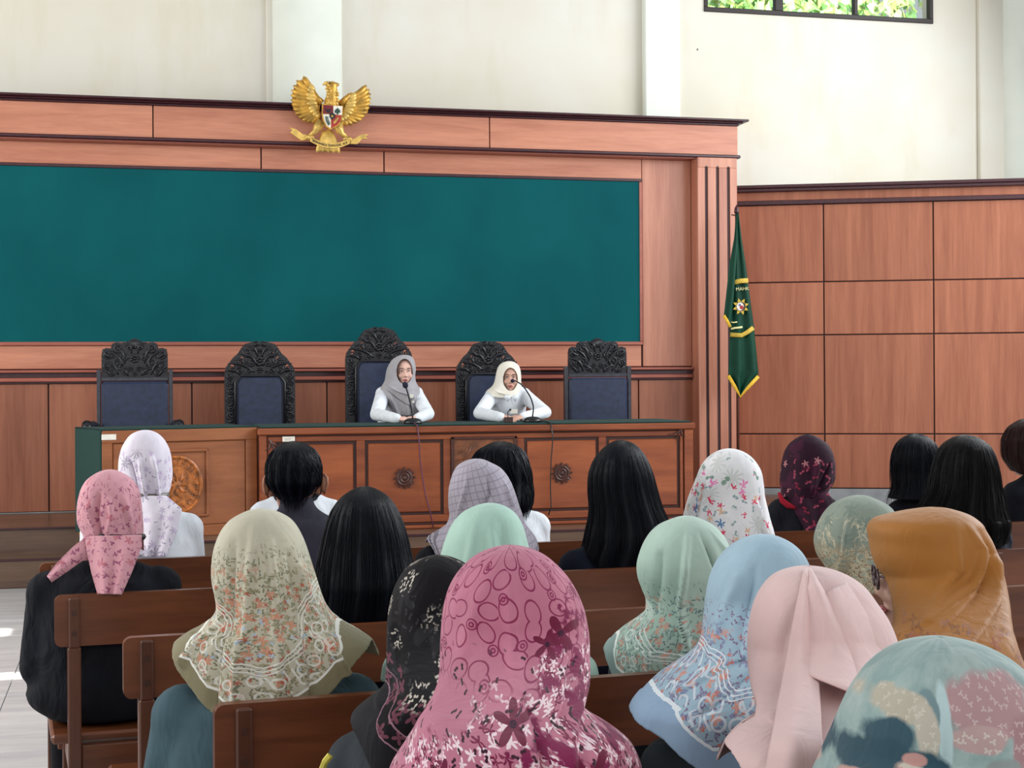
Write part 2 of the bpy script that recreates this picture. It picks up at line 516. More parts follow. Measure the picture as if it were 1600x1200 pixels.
# ------------------------------------------------------------------ judges' desk
M_DESK = wood('desk_teak', (108, 50, 28), (152, 82, 47), 'X', 9, 6, 0.3, 0.5)
M_DESKP = wood('desk_panel_teak', (118, 56, 30), (162, 88, 50), 'X', 7, 4, 0.3, 0.5)
M_DESKL = wood('side_desk_teak', (130, 74, 42), (166, 102, 62), 'X', 8, 5, 0.35, 0.5)
M_DARKW = plain('dark_carved_wood', (72, 34, 24), 0.4, 0, 0.12)
M_LINE = plain('dark_joint', (60, 24, 16), 0.5)
M_BAIZE = plain('green_baize', (8, 52, 47), 0.9, 0, 0.08, 60)
M_STICK = plain('paper_sticker', (232, 226, 214), 0.7, 0, 0.02)
M_BLACK = plain('black_plastic', (20, 20, 24), 0.35, 0, 0.1)
M_CHROME = plain('chrome', (190, 190, 195), 0.2, 1.0, 0.03)

DY = 11.05
dx0, dx1 = X(405, DY, 670), X(1083, DY, 660)
DZ = (at(405, 668.5, DY).z + at(1083, 656.5, DY).z) / 2
DD = 0.78
dk = empty('judges_desk', ((dx0 + dx1) / 2, DY, STZ), 0, 'long reddish teak judges desk with carved panels and a green cloth top', 'desk')
box('carcass', dx0, dx1, DY + 0.03, DY + DD, STZ, DZ - 0.012, M_DESK, dk, 0.004)
box('cloth_top', dx0 + 0.01, dx1 - 0.01, DY + 0.02, DY + DD + 0.01, DZ - 0.012, DZ, M_BAIZE, dk, 0.004)
def dz(v, u): return at(u, v, DY).z
def dxx(u): return X(u, DY, 740)
zt1 = DZ - 0.012
za, zb_, zc = dz(678, 560), dz(682, 560), dz(690, 632)
zbot1, zbot0 = dz(803, 632), dz(818, 632)
# top and bottom mouldings
box('top_moulding', dx0 - 0.012, dx1 + 0.012, DY - 0.02, DY + 0.04, za, zt1, M_DESK, dk, 0.008)
box('top_fillet', dx0, dx1, DY + 0.012, DY + 0.04, zb_ + 0.006, za, M_LINE, dk, 0.002)
box('plinth', dx0 - 0.012, dx1 + 0.012, DY - 0.02, DY + 0.04, STZ, zbot0 - 0.015, M_DESK, dk, 0.008)
box('bottom_fillet', dx0, dx1, DY + 0.008, DY + 0.04, zbot0 - 0.015, zbot0 + 0.004, M_LINE, dk, 0.002)
cols = [(dxx(432), dxx(557)), (dxx(571), dxx(693)), (dxx(820), dxx(936)), (dxx(948), dxx(1063))]
plaq = (dxx(705), dxx(808))
def stile(a, b, z0, z1, y=DY): return box('stile', a, b, y, DY + 0.04, z0, z1, M_DESK, dk, 0.004)
stile(dx0, dxx(417), STZ + 0.05, za); stile(dxx(1070), dx1, STZ + 0.05, za)
box('rail', dxx(419), dxx(1068), DY + 0.004, DY + 0.04, zc + 0.012, zb_ + 0.006, M_DESK, dk, 0.003)
box('rail', dxx(419), dxx(1068), DY + 0.004, DY + 0.04, zbot0 + 0.006, zbot1 - 0.012, M_DESK, dk, 0.003)
xs = [dxx(419), cols[0][0], cols[0][1], cols[1][0], cols[1][1], plaq[0], plaq[1], cols[2][0], cols[2][1], cols[3][0], cols[3][1], dxx(1068)]
for a, b in ((0, 1), (2, 3), (4, 5), (6, 7), (8, 9), (10, 11)):
    box('stile', xs[a] + 0.002, xs[b] - 0.002, DY + 0.004, DY + 0.04, zbot1 - 0.012, zc + 0.012, M_DESK, dk, 0.003)
for a, b in cols:
    box('panel_groove', a - 0.002, b + 0.002, DY + 0.022, DY + 0.036, zbot1 - 0.014, zc + 0.014, M_LINE, dk, 0)
    box('panel', a + 0.022, b - 0.022, DY + 0.008, DY + 0.036, zbot1 + 0.01, zc - 0.012, M_DESKP, dk, 0.006)
# carved suns on the two inner panels
def sun(parent, cx, cz, r, y):
    bm = bmesh.new()
    pts = []
    for k in range(48):
        t = 2 * math.pi * k / 48
        w = (k % 4) / 4.0
        pts.append((cx + r * (1.0, 0.86, 0.66, 0.74)[k % 4] * math.cos(t), cz + r * (1.0, 0.86, 0.66, 0.74)[k % 4] * math.sin(t)))
    bm_prism(bm, pts, y - 0.012, y + 0.004, lambda a, b, d: Vector((a, d, b)))
    for rr, th in ((0.62, 0.008), (0.36, 0.008)):
        ring = [(cx + r * rr * math.cos(2 * math.pi * k / 20), y - 0.013, cz + r * rr * math.sin(2 * math.pi * k / 20)) for k in range(21)]
        bm_tube(bm, ring, th * 0.9, 6)
    for k in range(8):
        t = 2 * math.pi * k / 8
        bm_tube(bm, [(cx + r * 0.6 * math.cos(t), y - 0.013, cz + r * 0.6 * math.sin(t)), (cx + r * 0.94 * math.cos(t + 0.12), y - 0.012, cz + r * 0.94 * math.sin(t + 0.12))], [0.007, 0.003], 5)
    bm_ball(bm, (cx, y - 0.012, cz), (r * 0.2, 0.008, r * 0.2))
    fix_normals(bm)
    return link('carved_sun', bm, M_DARKW, parent)
for u in (632, 878):
    p = at(u, 747 if u < 700 else 739.5, DY)
    sun(dk, p.x, p.z, 0.083, DY + 0.006)
# carved centre plaque with a dark frame
pz1, pz0 = dz(682, 756), dz(806, 756)
for a in ((plaq[0], plaq[1], pz1 - 0.02, pz1), (plaq[0], plaq[1], pz0, pz0 + 0.02), (plaq[0], plaq[0] + 0.022, pz0, pz1), (plaq[1] - 0.022, plaq[1], pz0, pz1)):
    box('plaque_frame', a[0], a[1], DY - 0.012, DY + 0.03, a[2], a[3], M_DARKW, dk, 0.004)
M_PLAQ = plain('plaque_wood', (116, 66, 38), 0.4, 0, 0.15, 14, 0.3)
pq = box('plaque', plaq[0] + 0.02, plaq[1] - 0.02, DY, DY + 0.03, pz0 + 0.02, pz1 - 0.02, M_PLAQ, dk, 0)
bm = bmesh.new()
cxq, czq = sum(plaq) / 2, (pz0 + pz1) / 2
for k in range(2):
    bm_tube(bm, [(cxq + (0.2 - 0.03 * k) * math.cos(t), DY - 0.002, czq - 0.03 + (0.23 - 0.03 * k) * math.sin(t)) for t in [2 * math.pi * j / 40 for j in range(41)]], 0.006, 5)
for sx in (-1, 1):
    for sz in (-1, 1):
        for j in range(3):
            c0 = (cxq + sx * 0.2, DY - 0.002, czq + sz * 0.225)
            bm_tube(bm, [(c0[0] - sx * (0.05 * j * math.cos(q)), c0[1], c0[2] - sz * 0.05 * j * math.sin(q)) for q in [0.2 * i for i in range(9)]], [0.006] * 8 + [0.003], 5)
fix_normals(bm); link('relief', bm, M_PLAQ, dk)
# carved corner leaves
def corner_leaf(x, z, sx):
    bm = bmesh.new()
    for (ax, az, l, cv) in ((0.0, 0.0, 0.12, 0.5), (0.02, -0.02, 0.10, -0.5), (0.0, -0.01, 0.07, 1.2)):
        pts = []
        for i in range(9):
            t = i / 8
            pts.append((x + sx * (ax + l * t * math.cos(0.8 + cv * t)), DY - 0.0, z + az - l * t * math.sin(0.8 + cv * t)))
        bm_tube(bm, pts, [0.009 - 0.0065 * (i / 8) for i in range(9)], 5)
    fix_normals(bm); link('corner_leaf', bm, M_DARKW, dk)
corner_leaf(dxx(421), dz(688, 425), 1)
corner_leaf(dxx(1066), dz(668, 1066), -1)
def sticker(par, u, v, w, h, Y, M=None):
    p = at(u, v, Y)
    o = box('sticker', p.x - w / 2, p.x + w / 2, Y - 0.004, Y, p.z - h / 2, p.z + h / 2, M_STICK, par, 0)
    bm = bmesh.new()
    for k in range(3): bm_box(bm, p.x - w * 0.3, p.x + w * (0.32 - 0.1 * k), Y - 0.0048, Y - 0.004, p.z + h * (0.18 - 0.2 * k), p.z + h * (0.24 - 0.2 * k))
    link('print', bm, plain('faded_print', (170, 168, 160), 0.8), o)
sticker(dk, 451, 686, 0.088, 0.036, DY - 0.001)

# side desk, turned slightly, with a carved oval and a cloth end
SA = R(17.0)
q0 = at(157, 760, 10.8)
sd = empty('side_desk', (q0.x, q0.y, STZ), SA, 'lighter teak side desk with a carved oval medallion and green cloth end', 'desk')
SM = WM[sd.name]; SN = Vector((math.sin(SA), -math.cos(SA), 0))
def sl(u, v):
    q = SM.inverted() @ on_plane(u, v, q0, SN); return q.x, q.z
SW = sl(402, 740)[0]; SH = sl(280, 668)[1]
def sbox(name, x0, x1, y0, y1, z0, z1, mat, bevel=0.004): return box(name, x0, x1, y0, y1, z0, z1, mat, sd, bevel, local=True)
sbox('carcass', 0.012, SW, 0.02, 0.62, 0, SH - 0.012, M_DESKL)
sbox('cloth_end', 0.0, 0.012, 0.004, 0.64, 0.02, SH, M_BAIZE, 0.003)
sbox('cloth_top', 0.0, SW, 0.01, 0.64, SH - 0.012, SH, M_BAIZE, 0.003)
a0, a1 = sl(176, 740)[0], sl(385, 740)[0]; b1, b0 = sl(300, 689)[1], sl(300, 822)[1]
for n_, x0_, x1_, z0_, z1_ in (('rail', 0.012, SW, b1, SH - 0.012), ('rail', 0.012, SW, 0.0, b0), ('stile', 0.012, a0, b0, b1), ('stile', a1, SW, b0, b1)):
    sbox(n_, x0_, x1_, 0.0, 0.03, z0_, z1_, M_DESKL)
sbox('panel', a0 + 0.006, a1 - 0.006, 0.01, 0.03, b0 + 0.006, b1 - 0.006, M_DESKL)
m0, m1 = sl(207, 740)[0], sl(326, 740)[0]; c1, c0 = sl(300, 702)[1], sl(300, 808)[1]
for x0_, x1_, z0_, z1_ in ((m0, m1, c1 - 0.018, c1), (m0, m1, c0, c0 + 0.018), (m0, m0 + 0.018, c0, c1), (m1 - 0.018, m1, c0, c1)):
    sbox('medallion_frame', x0_, x1_, -0.008, 0.02, z0_, z1_, M_DESKL, 0.005)
mx, mz = sl(276, 758)
bm = bmesh.new()
ea, eb = 0.175, 0.195
def el(t, k=1.0): return (mx + ea * k * math.cos(t), mz + eb * k * math.sin(t))
bm_prism(bm, [el(2 * math.pi * k / 40) for k in range(40)], -0.006, 0.012, lambda a, b, d: Vector((a, d, b)))
M_MED = plain('carved_medallion', (168, 98, 44), 0.35, 0, 0.2, 26, 0.5)
fix_normals(bm); md = link('medallion', bm, M_MED, sd, local=True)
bm = bmesh.new()
bm_tube(bm, [(el(2 * math.pi * k / 40)[0], -0.006, el(2 * math.pi * k / 40)[1]) for k in range(41)], 0.013, 6)
bm_tube(bm, [(el(2 * math.pi * k / 40, 0.72)[0], -0.006, el(2 * math.pi * k / 40, 0.72)[1]) for k in range(41)], 0.005, 5)
for k in range(26):
    t = 2 * math.pi * k / 26
    e0, e1 = el(t, 0.78), el(t + 0.05, 0.9)
    bm_tube(bm, [(e0[0], -0.007, e0[1]), (e1[0], -0.007, e1[1])], [0.008, 0.005], 5)
for k in range(8):
    t = 2 * math.pi * k / 8
    bm_tube(bm, [(mx, -0.006, mz), el(t, 0.32)[:1] + (-0.008,) + el(t, 0.32)[1:], el(t + 0.3, 0.5)[:1] + (-0.006,) + el(t + 0.3, 0.5)[1:]], [0.012, 0.012, 0.004], 5)
bm_ball(bm, (mx, -0.008, mz), (0.035, 0.012, 0.035))
fix_normals(bm); link('carving', bm, M_MED, md, local=True)
p = sl(170, 683); sbox('sticker', p[0] - 0.05, p[0] + 0.05, -0.004, 0.0, p[1] - 0.019, p[1] + 0.019, M_STICK, 0)

# ------------------------------------------------------------------ carved throne chairs behind the desk
M_EBONY = plain('ebony_lacquer', (24, 23, 30), 0.35, 0, 0.2, 40, 0.15)
M_EBONYF = plain('worn_ebony_edge', (58, 58, 66), 0.3, 0, 0.1)
M_LEATH = plain('navy_leather', (36, 46, 72), 0.42, 0, 0.08, 25, 0.08)
PX = 0.00515                      # metres per pixel at the chairs
def filled(poly, holes, thick):
    cu = bpy.data.curves.new('outline', 'CURVE'); cu.dimensions = '2D'; cu.fill_mode = 'BOTH'; cu.extrude = thick / 2
    for pl in [poly] + holes:
        s = cu.splines.new('POLY'); s.points.add(len(pl) - 1)
        for pt, (a, b) in zip(s.points, pl): pt.co = (a, b, 0, 1)
        s.use_cyclic_u = True
    o = bpy.data.objects.new('outline', cu); COL.objects.link(o)
    me = evaluated(o); bpy.data.objects.remove(o); bpy.data.curves.remove(cu)
    me.materials.clear()
    return me
def scroll(bm, cx, cz, r, a0, turns, y, th, mir=1, tail=0.0):
    """flattened spiral with a leaf tail, in the x-z plane"""
    n = 16; pts = []; rad = []
    for i in range(n + 1):
        t = i / n
        a = a0 + turns * 2 * math.pi * t
        rr = r * (1 - 0.82 * t)
        pts.append((mir * (cx + rr * math.cos(a)), y - 0.008 * t, cz + rr * math.sin(a))); rad.append(th * (0.55 + 0.45 * math.sin(math.pi * min(1, t * 1.3)) + 0.15 * t))
    bm_tube(bm, pts, rad, 5)
    bm_ball(bm, pts[-1], th * 1.2, 1)
def frond(bm, p0, p1, bend, y, th, mir=1):
    pts = []; rad = []
    dx_, dz_ = p1[0] - p0[0], p1[1] - p0[1]
    for i in range(9):
        t = i / 8; k = bend * math.sin(math.pi * t)
        pts.append((mir * (p0[0] + dx_ * t - dz_ * k), y - 0.006 * math.sin(math.pi * t), p0[1] + dz_ * t + dx_ * k)); rad.append(th * math.sin(math.pi * (0.12 + 0.8 * t)) + 0.001)
    bm_tube(bm, pts, rad, 5)
def rosette(bm, cx, cz, r, y, n=6, mir=1):
    for k in range(n):
        t = 2 * math.pi * k / n
        bm_ball(bm, (mir * (cx + r * 0.6 * math.cos(t)), y - 0.003, cz + r * 0.6 * math.sin(t)), (r * 0.38, 0.008, r * 0.38), 1)
    bm_ball(bm, (mir * cx, y - 0.008, cz), (r * 0.32, 0.01, r * 0.32), 1)
def chair_common(t, w, seat_z=0.48, arms=True):
    box('seat', -w / 2 + 0.02, w / 2 - 0.02, -0.52, -0.04, seat_z - 0.06, seat_z + 0.03, M_LEATH, t, 0.02, local=True)
    box('seat_frame', -w / 2, w / 2, -0.54, 0.0, seat_z - 0.12, seat_z - 0.06, M_EBONY, t, 0.008, local=True)
    for sx in (-1, 1):
        for yy in (-0.51, -0.03):
            bm = bmesh.new(); bm_tube(bm, [(sx * (w / 2 - 0.03), yy, 0), (sx * (w / 2 - 0.03), yy, 0.1), (sx * (w / 2 - 0.03), yy, seat_z - 0.11)], [0.025, 0.03, 0.036], 10)
            link('leg', bm, M_EBONY, t, local=True)
    return t
AZ = [0.0]
def arms(t, w, h):
    for sx in (-1, 1):
        bm = bmesh.new()
        x = sx * (w / 2 + 0.005)
        bm_tube(bm, [(x, -0.04, h - 0.03), (x + sx * 0.03, -0.2, h), (x + sx * 0.05, -0.36, h - 0.01), (x + sx * 0.06, -0.45, h + 0.0), (x + sx * 0.06, -0.5, h - 0.045)], [0.028, 0.03, 0.034, 0.042, 0.026], 10)
        bm_tube(bm, [(x + sx * 0.05, -0.42, h - 0.02), (x + sx * 0.03, -0.40, 0.42)], [0.026, 0.026], 8)
        fix_normals(bm); link('armrest', bm, M_EBONY, t, local=True, smooth=True)
def chair_square(name_u, v_rail, v_top, label):
    """plain posts, leather back, stepped carved crest"""
    c = at(name_u, 600, CY)
    t = empty('throne_chair', (c.x, CY, STZ), R(-2), label, 'chair', 'carved chairs behind the judges desk')
    w = 108 * PX
    zr = at(name_u, v_rail, CY).z - STZ
    chair_common(t, w)
    for sx in (-1, 1):
        box('back_post', sx * w / 2 - 0.016, sx * w / 2 + 0.016, -0.04, 0.02, 0, zr, M_EBONYF, t, 0.006, local=True)
    box('back_rail', -w / 2 + 0.016, w / 2 - 0.016, -0.035, 0.02, zr - 0.095, zr - 0.062, M_EBONYF, t, 0.006, local=True)
    bm = bmesh.new(); bm_box(bm, -w / 2 + 0.02, w / 2 - 0.02, -0.055, 0.01, 0.5, zr - 0.098, 0.02)
    link('back_pad', bm, M_LEATH, t, local=True)
    hw_, hc = w / 2 - 0.022, at(name_u, v_top, CY).z - STZ - zr
    poly = [(-1, -0.28), (-1, 0.5), (-0.97, 0.68), (-0.86, 0.76), (-0.72, 0.74), (-0.68, 0.9), (-0.55, 0.97), (-0.38, 0.93), (-0.2, 0.98), (-0.1, 1.06), (0, 1.1)]
    poly = poly + [(-a, b) for a, b in poly[-2::-1]]
    me = filled([(a * hw_, b * hc) for a, b in poly], [], 0.035)
    me.transform(Matrix.Translation((0, -0.008, zr)) @ Matrix.Rotation(R(90), 4, 'X'))
    cr = link('crest', me, M_EBONY, t, local=True)
    bm = bmesh.new(); y = -0.028
    g = lambda a, b: (a * hw_, zr + b * hc)
    for m in (-1, 1):
        for (cx_, cz_, r_, a_, tr) in ((0.82, 0.52, 0.042, 2.2, 1.5), (0.5, 0.74, 0.04, 3.4, 1.4), (0.55, 0.2, 0.05, 0.3, -1.5), (0.86, 0.12, 0.034, 1.5, 1.4), (0.3, 0.42, 0.034, -0.6, 1.5), (0.28, -0.08, 0.032, 2.6, -1.4), (0.7, -0.14, 0.028, 0.6, 1.4), (0.18, 0.78, 0.026, 0.2, 1.3)):
            x_, z_ = g(cx_, cz_); scroll(bm, x_, z_, r_, a_, tr, y, 0.0085, m)
        for (s_, e_, bd) in (((0.35, 0.1), (0.98, 0.65), 0.2), ((0.3, 0.2), (0.66, 0.9), 0.15), ((0.5, -0.2), (0.97, 0.3), 0.2), ((0.1, 0.55), (0.36, 0.95), 0.25), ((0.62, 0.42), (0.96, 0.72), -0.2), ((0.2, -0.24), (0.6, 0.02), 0.2), ((0.75, -0.24), (0.98, -0.02), 0.2)):
            frond(bm, g(*s_), g(*e_), bd, y, 0.011, m)
        rosette(bm, *g(0.13, 0.02), 0.026, y, 6, m)
    rosette(bm, *g(0, 0.38), 0.04, y, 7)
    for k in range(-3, 4):
        frond(bm, g(0, 0.72), g(0.07 * k, 1.06 - 0.02 * abs(k)), 0.0, y, 0.009)
    rosette(bm, *g(0, -0.16), 0.022, y, 6)
    fix_normals(bm); link('carving', bm, M_EBONY, cr, local=True, smooth=True)
    arms(t, w, at(name_u, 664, CY - 0.45).z - STZ)
    return t
def chair_arched(name_u, v_pad, dv, label, w_px=110):
    c = at(name_u, 600, CY)
    t = empty('throne_chair', (c.x, CY, STZ), R(-2), label, 'chair', 'carved chairs behind the judges desk')
    s = w_px / 110.0
    w = w_px * PX
    z0 = at(name_u, v_pad, CY).z - STZ       # top of leather
    chair_common(t, w)
    pts = [(-55, -200), (-55, 4), (-53, 14), (-47, 22), (-42, 29), (-34, 36), (-29, 44), (-26, 48), (-23, 51), (-16, 53), (-8, 55.5), (0, 54)]
    k = dv / 52.0
    outer = [(a * s * PX, z0 + (b * k if b > 0 else b) * PX * (1 if b > 0 else 1)) for a, b in pts]
    outer = [(a, max(b, 0.3)) for a, b in outer]
    outer = outer + [(-a, b) for a, b in outer[-2::-1]]
    holes = []
    for m in (-1, 1):
        for (hx, hz, ra, rb) in ((43, 14, 3.2, 5), (28, 26, 3, 5), (20, 36, 2.2, 3)):
            holes.append([(m * (hx * s + ra * math.cos(q)) * PX, z0 + (hz * k + rb * math.sin(q)) * PX) for q in [2 * math.pi * j / 12 for j in range(12)]])
    me = filled(outer, holes, 0.04)
    me.transform(Matrix.Translation((0, -0.005, 0)) @ Matrix.Rotation(R(90), 4, 'X'))
    cr = link('back_frame', me, M_EBONY, t, local=True)
    bm = bmesh.new(); y = -0.028
    g = lambda a, b: (a * s * PX, z0 + b * k * PX)
    for m in (-1, 1):
        for (cx_, cz_, r_, a_, tr) in ((43, 13, 8.5, 1.2, 1.2), (28, 25, 8.5, 2.0, 1.2), (13, 22, 7, 0.2, -1.4), (47, 1, 6.5, 2.0, 1.3), (20, 37, 6, 1.0, 1.3), (9, 44, 5, 2.6, -1.3), (17, 8, 6, 3.6, 1.4), (32, 9, 5.5, 0.4, 1.4), (5, 51, 4, 0.5, 1.3)):
            x_, z_ = g(cx_, cz_); scroll(bm, x_, z_, r_ * PX, a_, tr, y, 0.0085, m)
        for (s_, e_, bd) in (((8, 6), (50, 20), 0.12), ((4, 16), (33, 36), 0.2), ((3, 30), (22, 49), 0.2), ((30, 2), (54, 8), 0.2), ((12, 30), (28, 44), -0.2), ((24, 14), (40, 26), 0.3)):
            frond(bm, g(*s_), g(*e_), bd, y, 0.012, m)
        for j in range(6):                   # carved side rails
            zq = -10 - 13 * j
            scroll(bm, 46 * s * PX, z0 + zq * PX, 6.2 * PX, 1.2 if j % 2 else -1.2, 1.3, y, 0.0085, m)
            frond(bm, (51 * s * PX, z0 + (zq - 8) * PX), (41 * s * PX, z0 + (zq - 3) * PX), 0.3, y, 0.01, m)
    rosette(bm, *g(0, 24), 0.045, y, 7); rosette(bm, *g(0, 40), 0.025, y, 6); rosette(bm, *g(0, 10), 0.03, y, 6)
    hw_ = 36 * s * PX
    border = [(-hw_ - 0.012, -0.045, 0.55), (-hw_ - 0.012, -0.045, z0 - 0.05), (-hw_ + 0.03, -0.045, z0 + 0.006), (hw_ - 0.03, -0.045, z0 + 0.006), (hw_ + 0.012, -0.045, z0 - 0.05), (hw_ + 0.012, -0.045, 0.55)]
    bm_tube(bm, border, 0.012, 6)
    fix_normals(bm); link('carving', bm, M_EBONY, cr, local=True, smooth=True)
    pad = [(-hw_, 0.5), (-hw_, z0 - 0.06), (-hw_ + 0.02, z0 - 0.015), (-hw_ + 0.06, z0), (hw_ - 0.06, z0), (hw_ - 0.02, z0 - 0.015), (hw_, z0 - 0.06), (hw_, 0.5)]
    bm = bmesh.new(); bm_prism(bm, pad, -0.055, -0.02, lambda a, b, d: Vector((a, d, b))); fix_normals(bm)
    bmesh.ops.bevel(bm, geom=[e for e in bm.edges if all(v.co.y < -0.05 for v in e.verts) and len(e.link_faces) == 2 and e.calc_face_angle(0) > 0.5], offset=0.014, segments=3, affect='EDGES')
    link('back_pad', bm, M_LEATH, t, local=True)
    return t
CY = 12.6
chair_square(211, 577, 533, 'square carved chair behind the lighter side desk, grey posts and stepped crest')
chair_arched(406, 588, 52, 'empty arched carved chair behind the seam of the two desks')
chair_arched(592, 565, 52, 'tallest arched carved chair, behind the woman in the grey scarf', 108)
chair_arched(762, 585, 51, 'arched carved chair behind the woman in the cream scarf', 106)
chair_square(933, 572, 532, 'square carved chair beside the fluted pilaster, leather back and stepped crest')

# ------------------------------------------------------------------ microphones
M_MAROON = plain('cable_sheath', (92, 44, 70), 0.5)
M_FOAM = plain('mic_foam', (24, 22, 46), 0.9, 0, 0.2, 90, 0.3)
def microphone(u, neck, label, cable, mcable, foam_r=0.02):
    p = at(u, 656, DY + 0.22); p.z = DZ
    t = empty('gooseneck_microphone', (p.x, p.y, DZ), 0, label, 'microphone', 'desk microphones')
    bm = bmesh.new()
    prof = [(0.07, 0.0), (0.072, 0.012), (0.06, 0.03), (0.04, 0.04), (0.014, 0.044)]
    prev = None
    for r, z in prof:
        ring = [bm.verts.new((p.x + r * math.cos(2 * math.pi * k / 20), p.y + r * 0.9 * math.sin(2 * math.pi * k / 20), DZ + z)) for k in range(20)]
        if prev:
            for k in range(20): bm.faces.new((prev[k], prev[(k + 1) % 20], ring[(k + 1) % 20], ring[k]))
        else: bm.faces.new(ring[::-1])
        prev = ring
    bm.faces.new(prev); link('base', bm, M_BLACK, t, smooth=True)
    bm = bmesh.new(); pts = [pd(a, b, (p - EYEV).dot(FWD) + c_) for a, b, c_ in neck]
    pts[0] = Vector((p.x, p.y, DZ + 0.04))
    sm = []
    for i in range(len(pts) - 1):
        for k in range(5): sm.append(pts[i].lerp(pts[i + 1], k / 5))
    sm.append(pts[-1])
    for _ in range(3): sm = [sm[0]] + [(sm[i - 1] + sm[i] * 2 + sm[i + 1]) / 4 for i in range(1, len(sm) - 1)] + [sm[-1]]
    bm_tube(bm, sm, 0.0055, 8); link('gooseneck', bm, M_BLACK, t, smooth=True)
    bm = bmesh.new(); d = (sm[-1] - sm[-3]).normalized()
    rot = d.to_track_quat('Z', 'Y').to_matrix().to_4x4()
    bm_ball(bm, sm[-1] + d * 0.012, (foam_r, foam_r, foam_r * 1.25), 3, rot); link('foam_head', bm, M_FOAM, t, smooth=True)
    if cable:
        bm = bmesh.new(); pts = []
        for i, (a, b) in enumerate(cable):
            q = at(a, b, DY - 0.03); 
            pts.append(q)
        pts = [Vector((p.x, p.y, DZ + 0.012)), Vector((pts[0].x, DY + 0.06, DZ + 0.006)), Vector((pts[0].x, DY - 0.024, DZ - 0.002))] + pts[1:]
        bm_tube(bm, pts, 0.0048, 6); link('cable', bm, mcable, t, smooth=True)
microphone(645, [(645, 652, 0), (643, 640, 0), (639, 620, -0.02), (634, 604, -0.05)], 'gooseneck microphone in front of the woman in the grey scarf', [(652, 664), (655, 690), (656, 715), (660, 745), (665, 775), (672, 800), (677, 824)], M_MAROON, 0.021)
microphone(832, [(833, 652, 0), (834, 636, 0), (829, 620, -0.02), (817, 602, -0.06), (806, 595, -0.1), (802, 595, -0.14)], 'gooseneck microphone in front of the woman in the cream scarf', [(861, 662), (864, 684), (861, 720), (860, 760), (861, 792), (857, 805)], M_BLACK, 0.015)
p = at(795, 657, DY + 0.2); p.z = DZ
t = empty('small_mic_base', (p.x, p.y, DZ), 0, 'small dark brown microphone base with a thin stub aerial on the desk', 'microphone base')  # a further, smaller microphone base with a stub microphone
M_RB = plain('brown_case', (62, 40, 36), 0.5)
box('case', p.x - 0.03, p.x + 0.03, p.y - 0.02, p.y + 0.03, DZ, DZ + 0.042, M_RB, t, 0.005)
bm = bmesh.new(); bm_tube(bm, [(p.x - 0.006, p.y, DZ + 0.04), (p.x - 0.008, p.y, DZ + 0.08), (p.x + 0.005, p.y, DZ + 0.095)], 0.0035, 6); link('mic', bm, M_BLACK, t)
bm = bmesh.new(); bm_ball(bm, (p.x + 0.012, p.y - 0.002, DZ + 0.098), 0.009, 2); link('mic_tip', bm, M_BLACK, t)

# ------------------------------------------------------------------ benches
M_BENCH = wood('bench_teak', (80, 41, 23), (124, 70, 41), 'X', 9, 6, 0.28, 0.55)
M_BENCHP = wood('bench_post_teak', (70, 37, 22), (100, 56, 34), 'Z', 9, 7, 0.28, 0.55)
M_PLUG = plain('wood_plug', (66, 32, 20), 0.4)
BA = R(4.5)
HB = 0.88
SEAT = 0.46
def rounded(x0, x1, z0, z1, r, seg=4):
    pts = []
    for cx, cz, a in ((x1 - r, z1 - r, 0), (x0 + r, z1 - r, 90), (x0 + r, z0 + r, 180), (x1 - r, z0 + r, 270)):
        for k in range(seg + 1): pts.append((cx + r * math.cos(R(a + 90 * k / seg)), cz + r * math.sin(R(a + 90 * k / seg))))
    return pts
def bench(x0, y0, L, label, group='teak benches in rows'):
    """origin at the rear left end; +y towards the stage, back board on the origin side"""
    t = empty('bench', (x0, y0, 0), BA, label, 'bench', group)
    bm = bmesh.new(); bm_prism(bm, rounded(0, L, HB - 0.152, HB, 0.02), 0.0, 0.03, lambda a, b, d: Vector((a, d, b))); fix_normals(bm)
    link('back_board', bm, M_BENCH, t, local=True)
    n = 3 if L > 1.7 else 2
    for i in range(n):
        x = 0.055 + (L - 0.11) * i / (n - 1)
        box('post', x - 0.016, x + 0.016, -0.022, 0.0, HB - 0.155, HB - 0.006, M_BENCHP, t, 0.004, local=True)
        box('rear_leg', x - 0.019, x + 0.019, -0.022, 0.034, 0, HB - 0.153, M_BENCHP, t, 0.004, local=True)
        for zz_ in (HB - 0.05, HB - 0.11):
            bm = bmesh.new(); bm_tube(bm, [(x, -0.0245, zz_), (x, -0.015, zz_)], 0.008, 8); link('plug', bm, M_PLUG, t, local=True)
        box('front_leg', x - 0.02, x + 0.02, 0.40, 0.44, 0, SEAT - 0.03, M_BENCHP, t, 0.004, local=True)
        box('side_rail', x - 0.014, x + 0.014, 0.034, 0.40, SEAT - 0.13, SEAT - 0.03, M_BENCH, t, 0.004, local=True)
        box('stretcher', x - 0.014, x + 0.014, 0.034, 0.40, 0.20, 0.24, M_BENCH, t, 0.004, local=True)
    box('seat', -0.01, L + 0.01, 0.036, 0.46, SEAT - 0.03, SEAT, M_BENCH, t, 0.008, local=True)
    box('apron', 0.075, L - 0.075, 0.0, 0.02, SEAT - 0.17, SEAT - 0.03, M_BENCH, t, 0.003, local=True)
    box('apron', 0.02, L - 0.02, 0.41, 0.43, SEAT - 0.13, SEAT - 0.03, M_BENCH, t, 0.003, local=True)
    return t
def on_row(u, v):                 # rear top edge of a bench seen at a pixel
    r = ray(u, v); return EYEV + r * ((HB - EYE) / r.z)
TB = math.tan(BA)
ROW = {}
for k, (u, v) in dict(A=(881, 846), B=(940, 890), C=(976, 952), D=(976, 1056)).items():
    ROW[k] = on_row(u, v)
def row_y(k, x): return ROW[k].y + (x - ROW[k].x) * TB
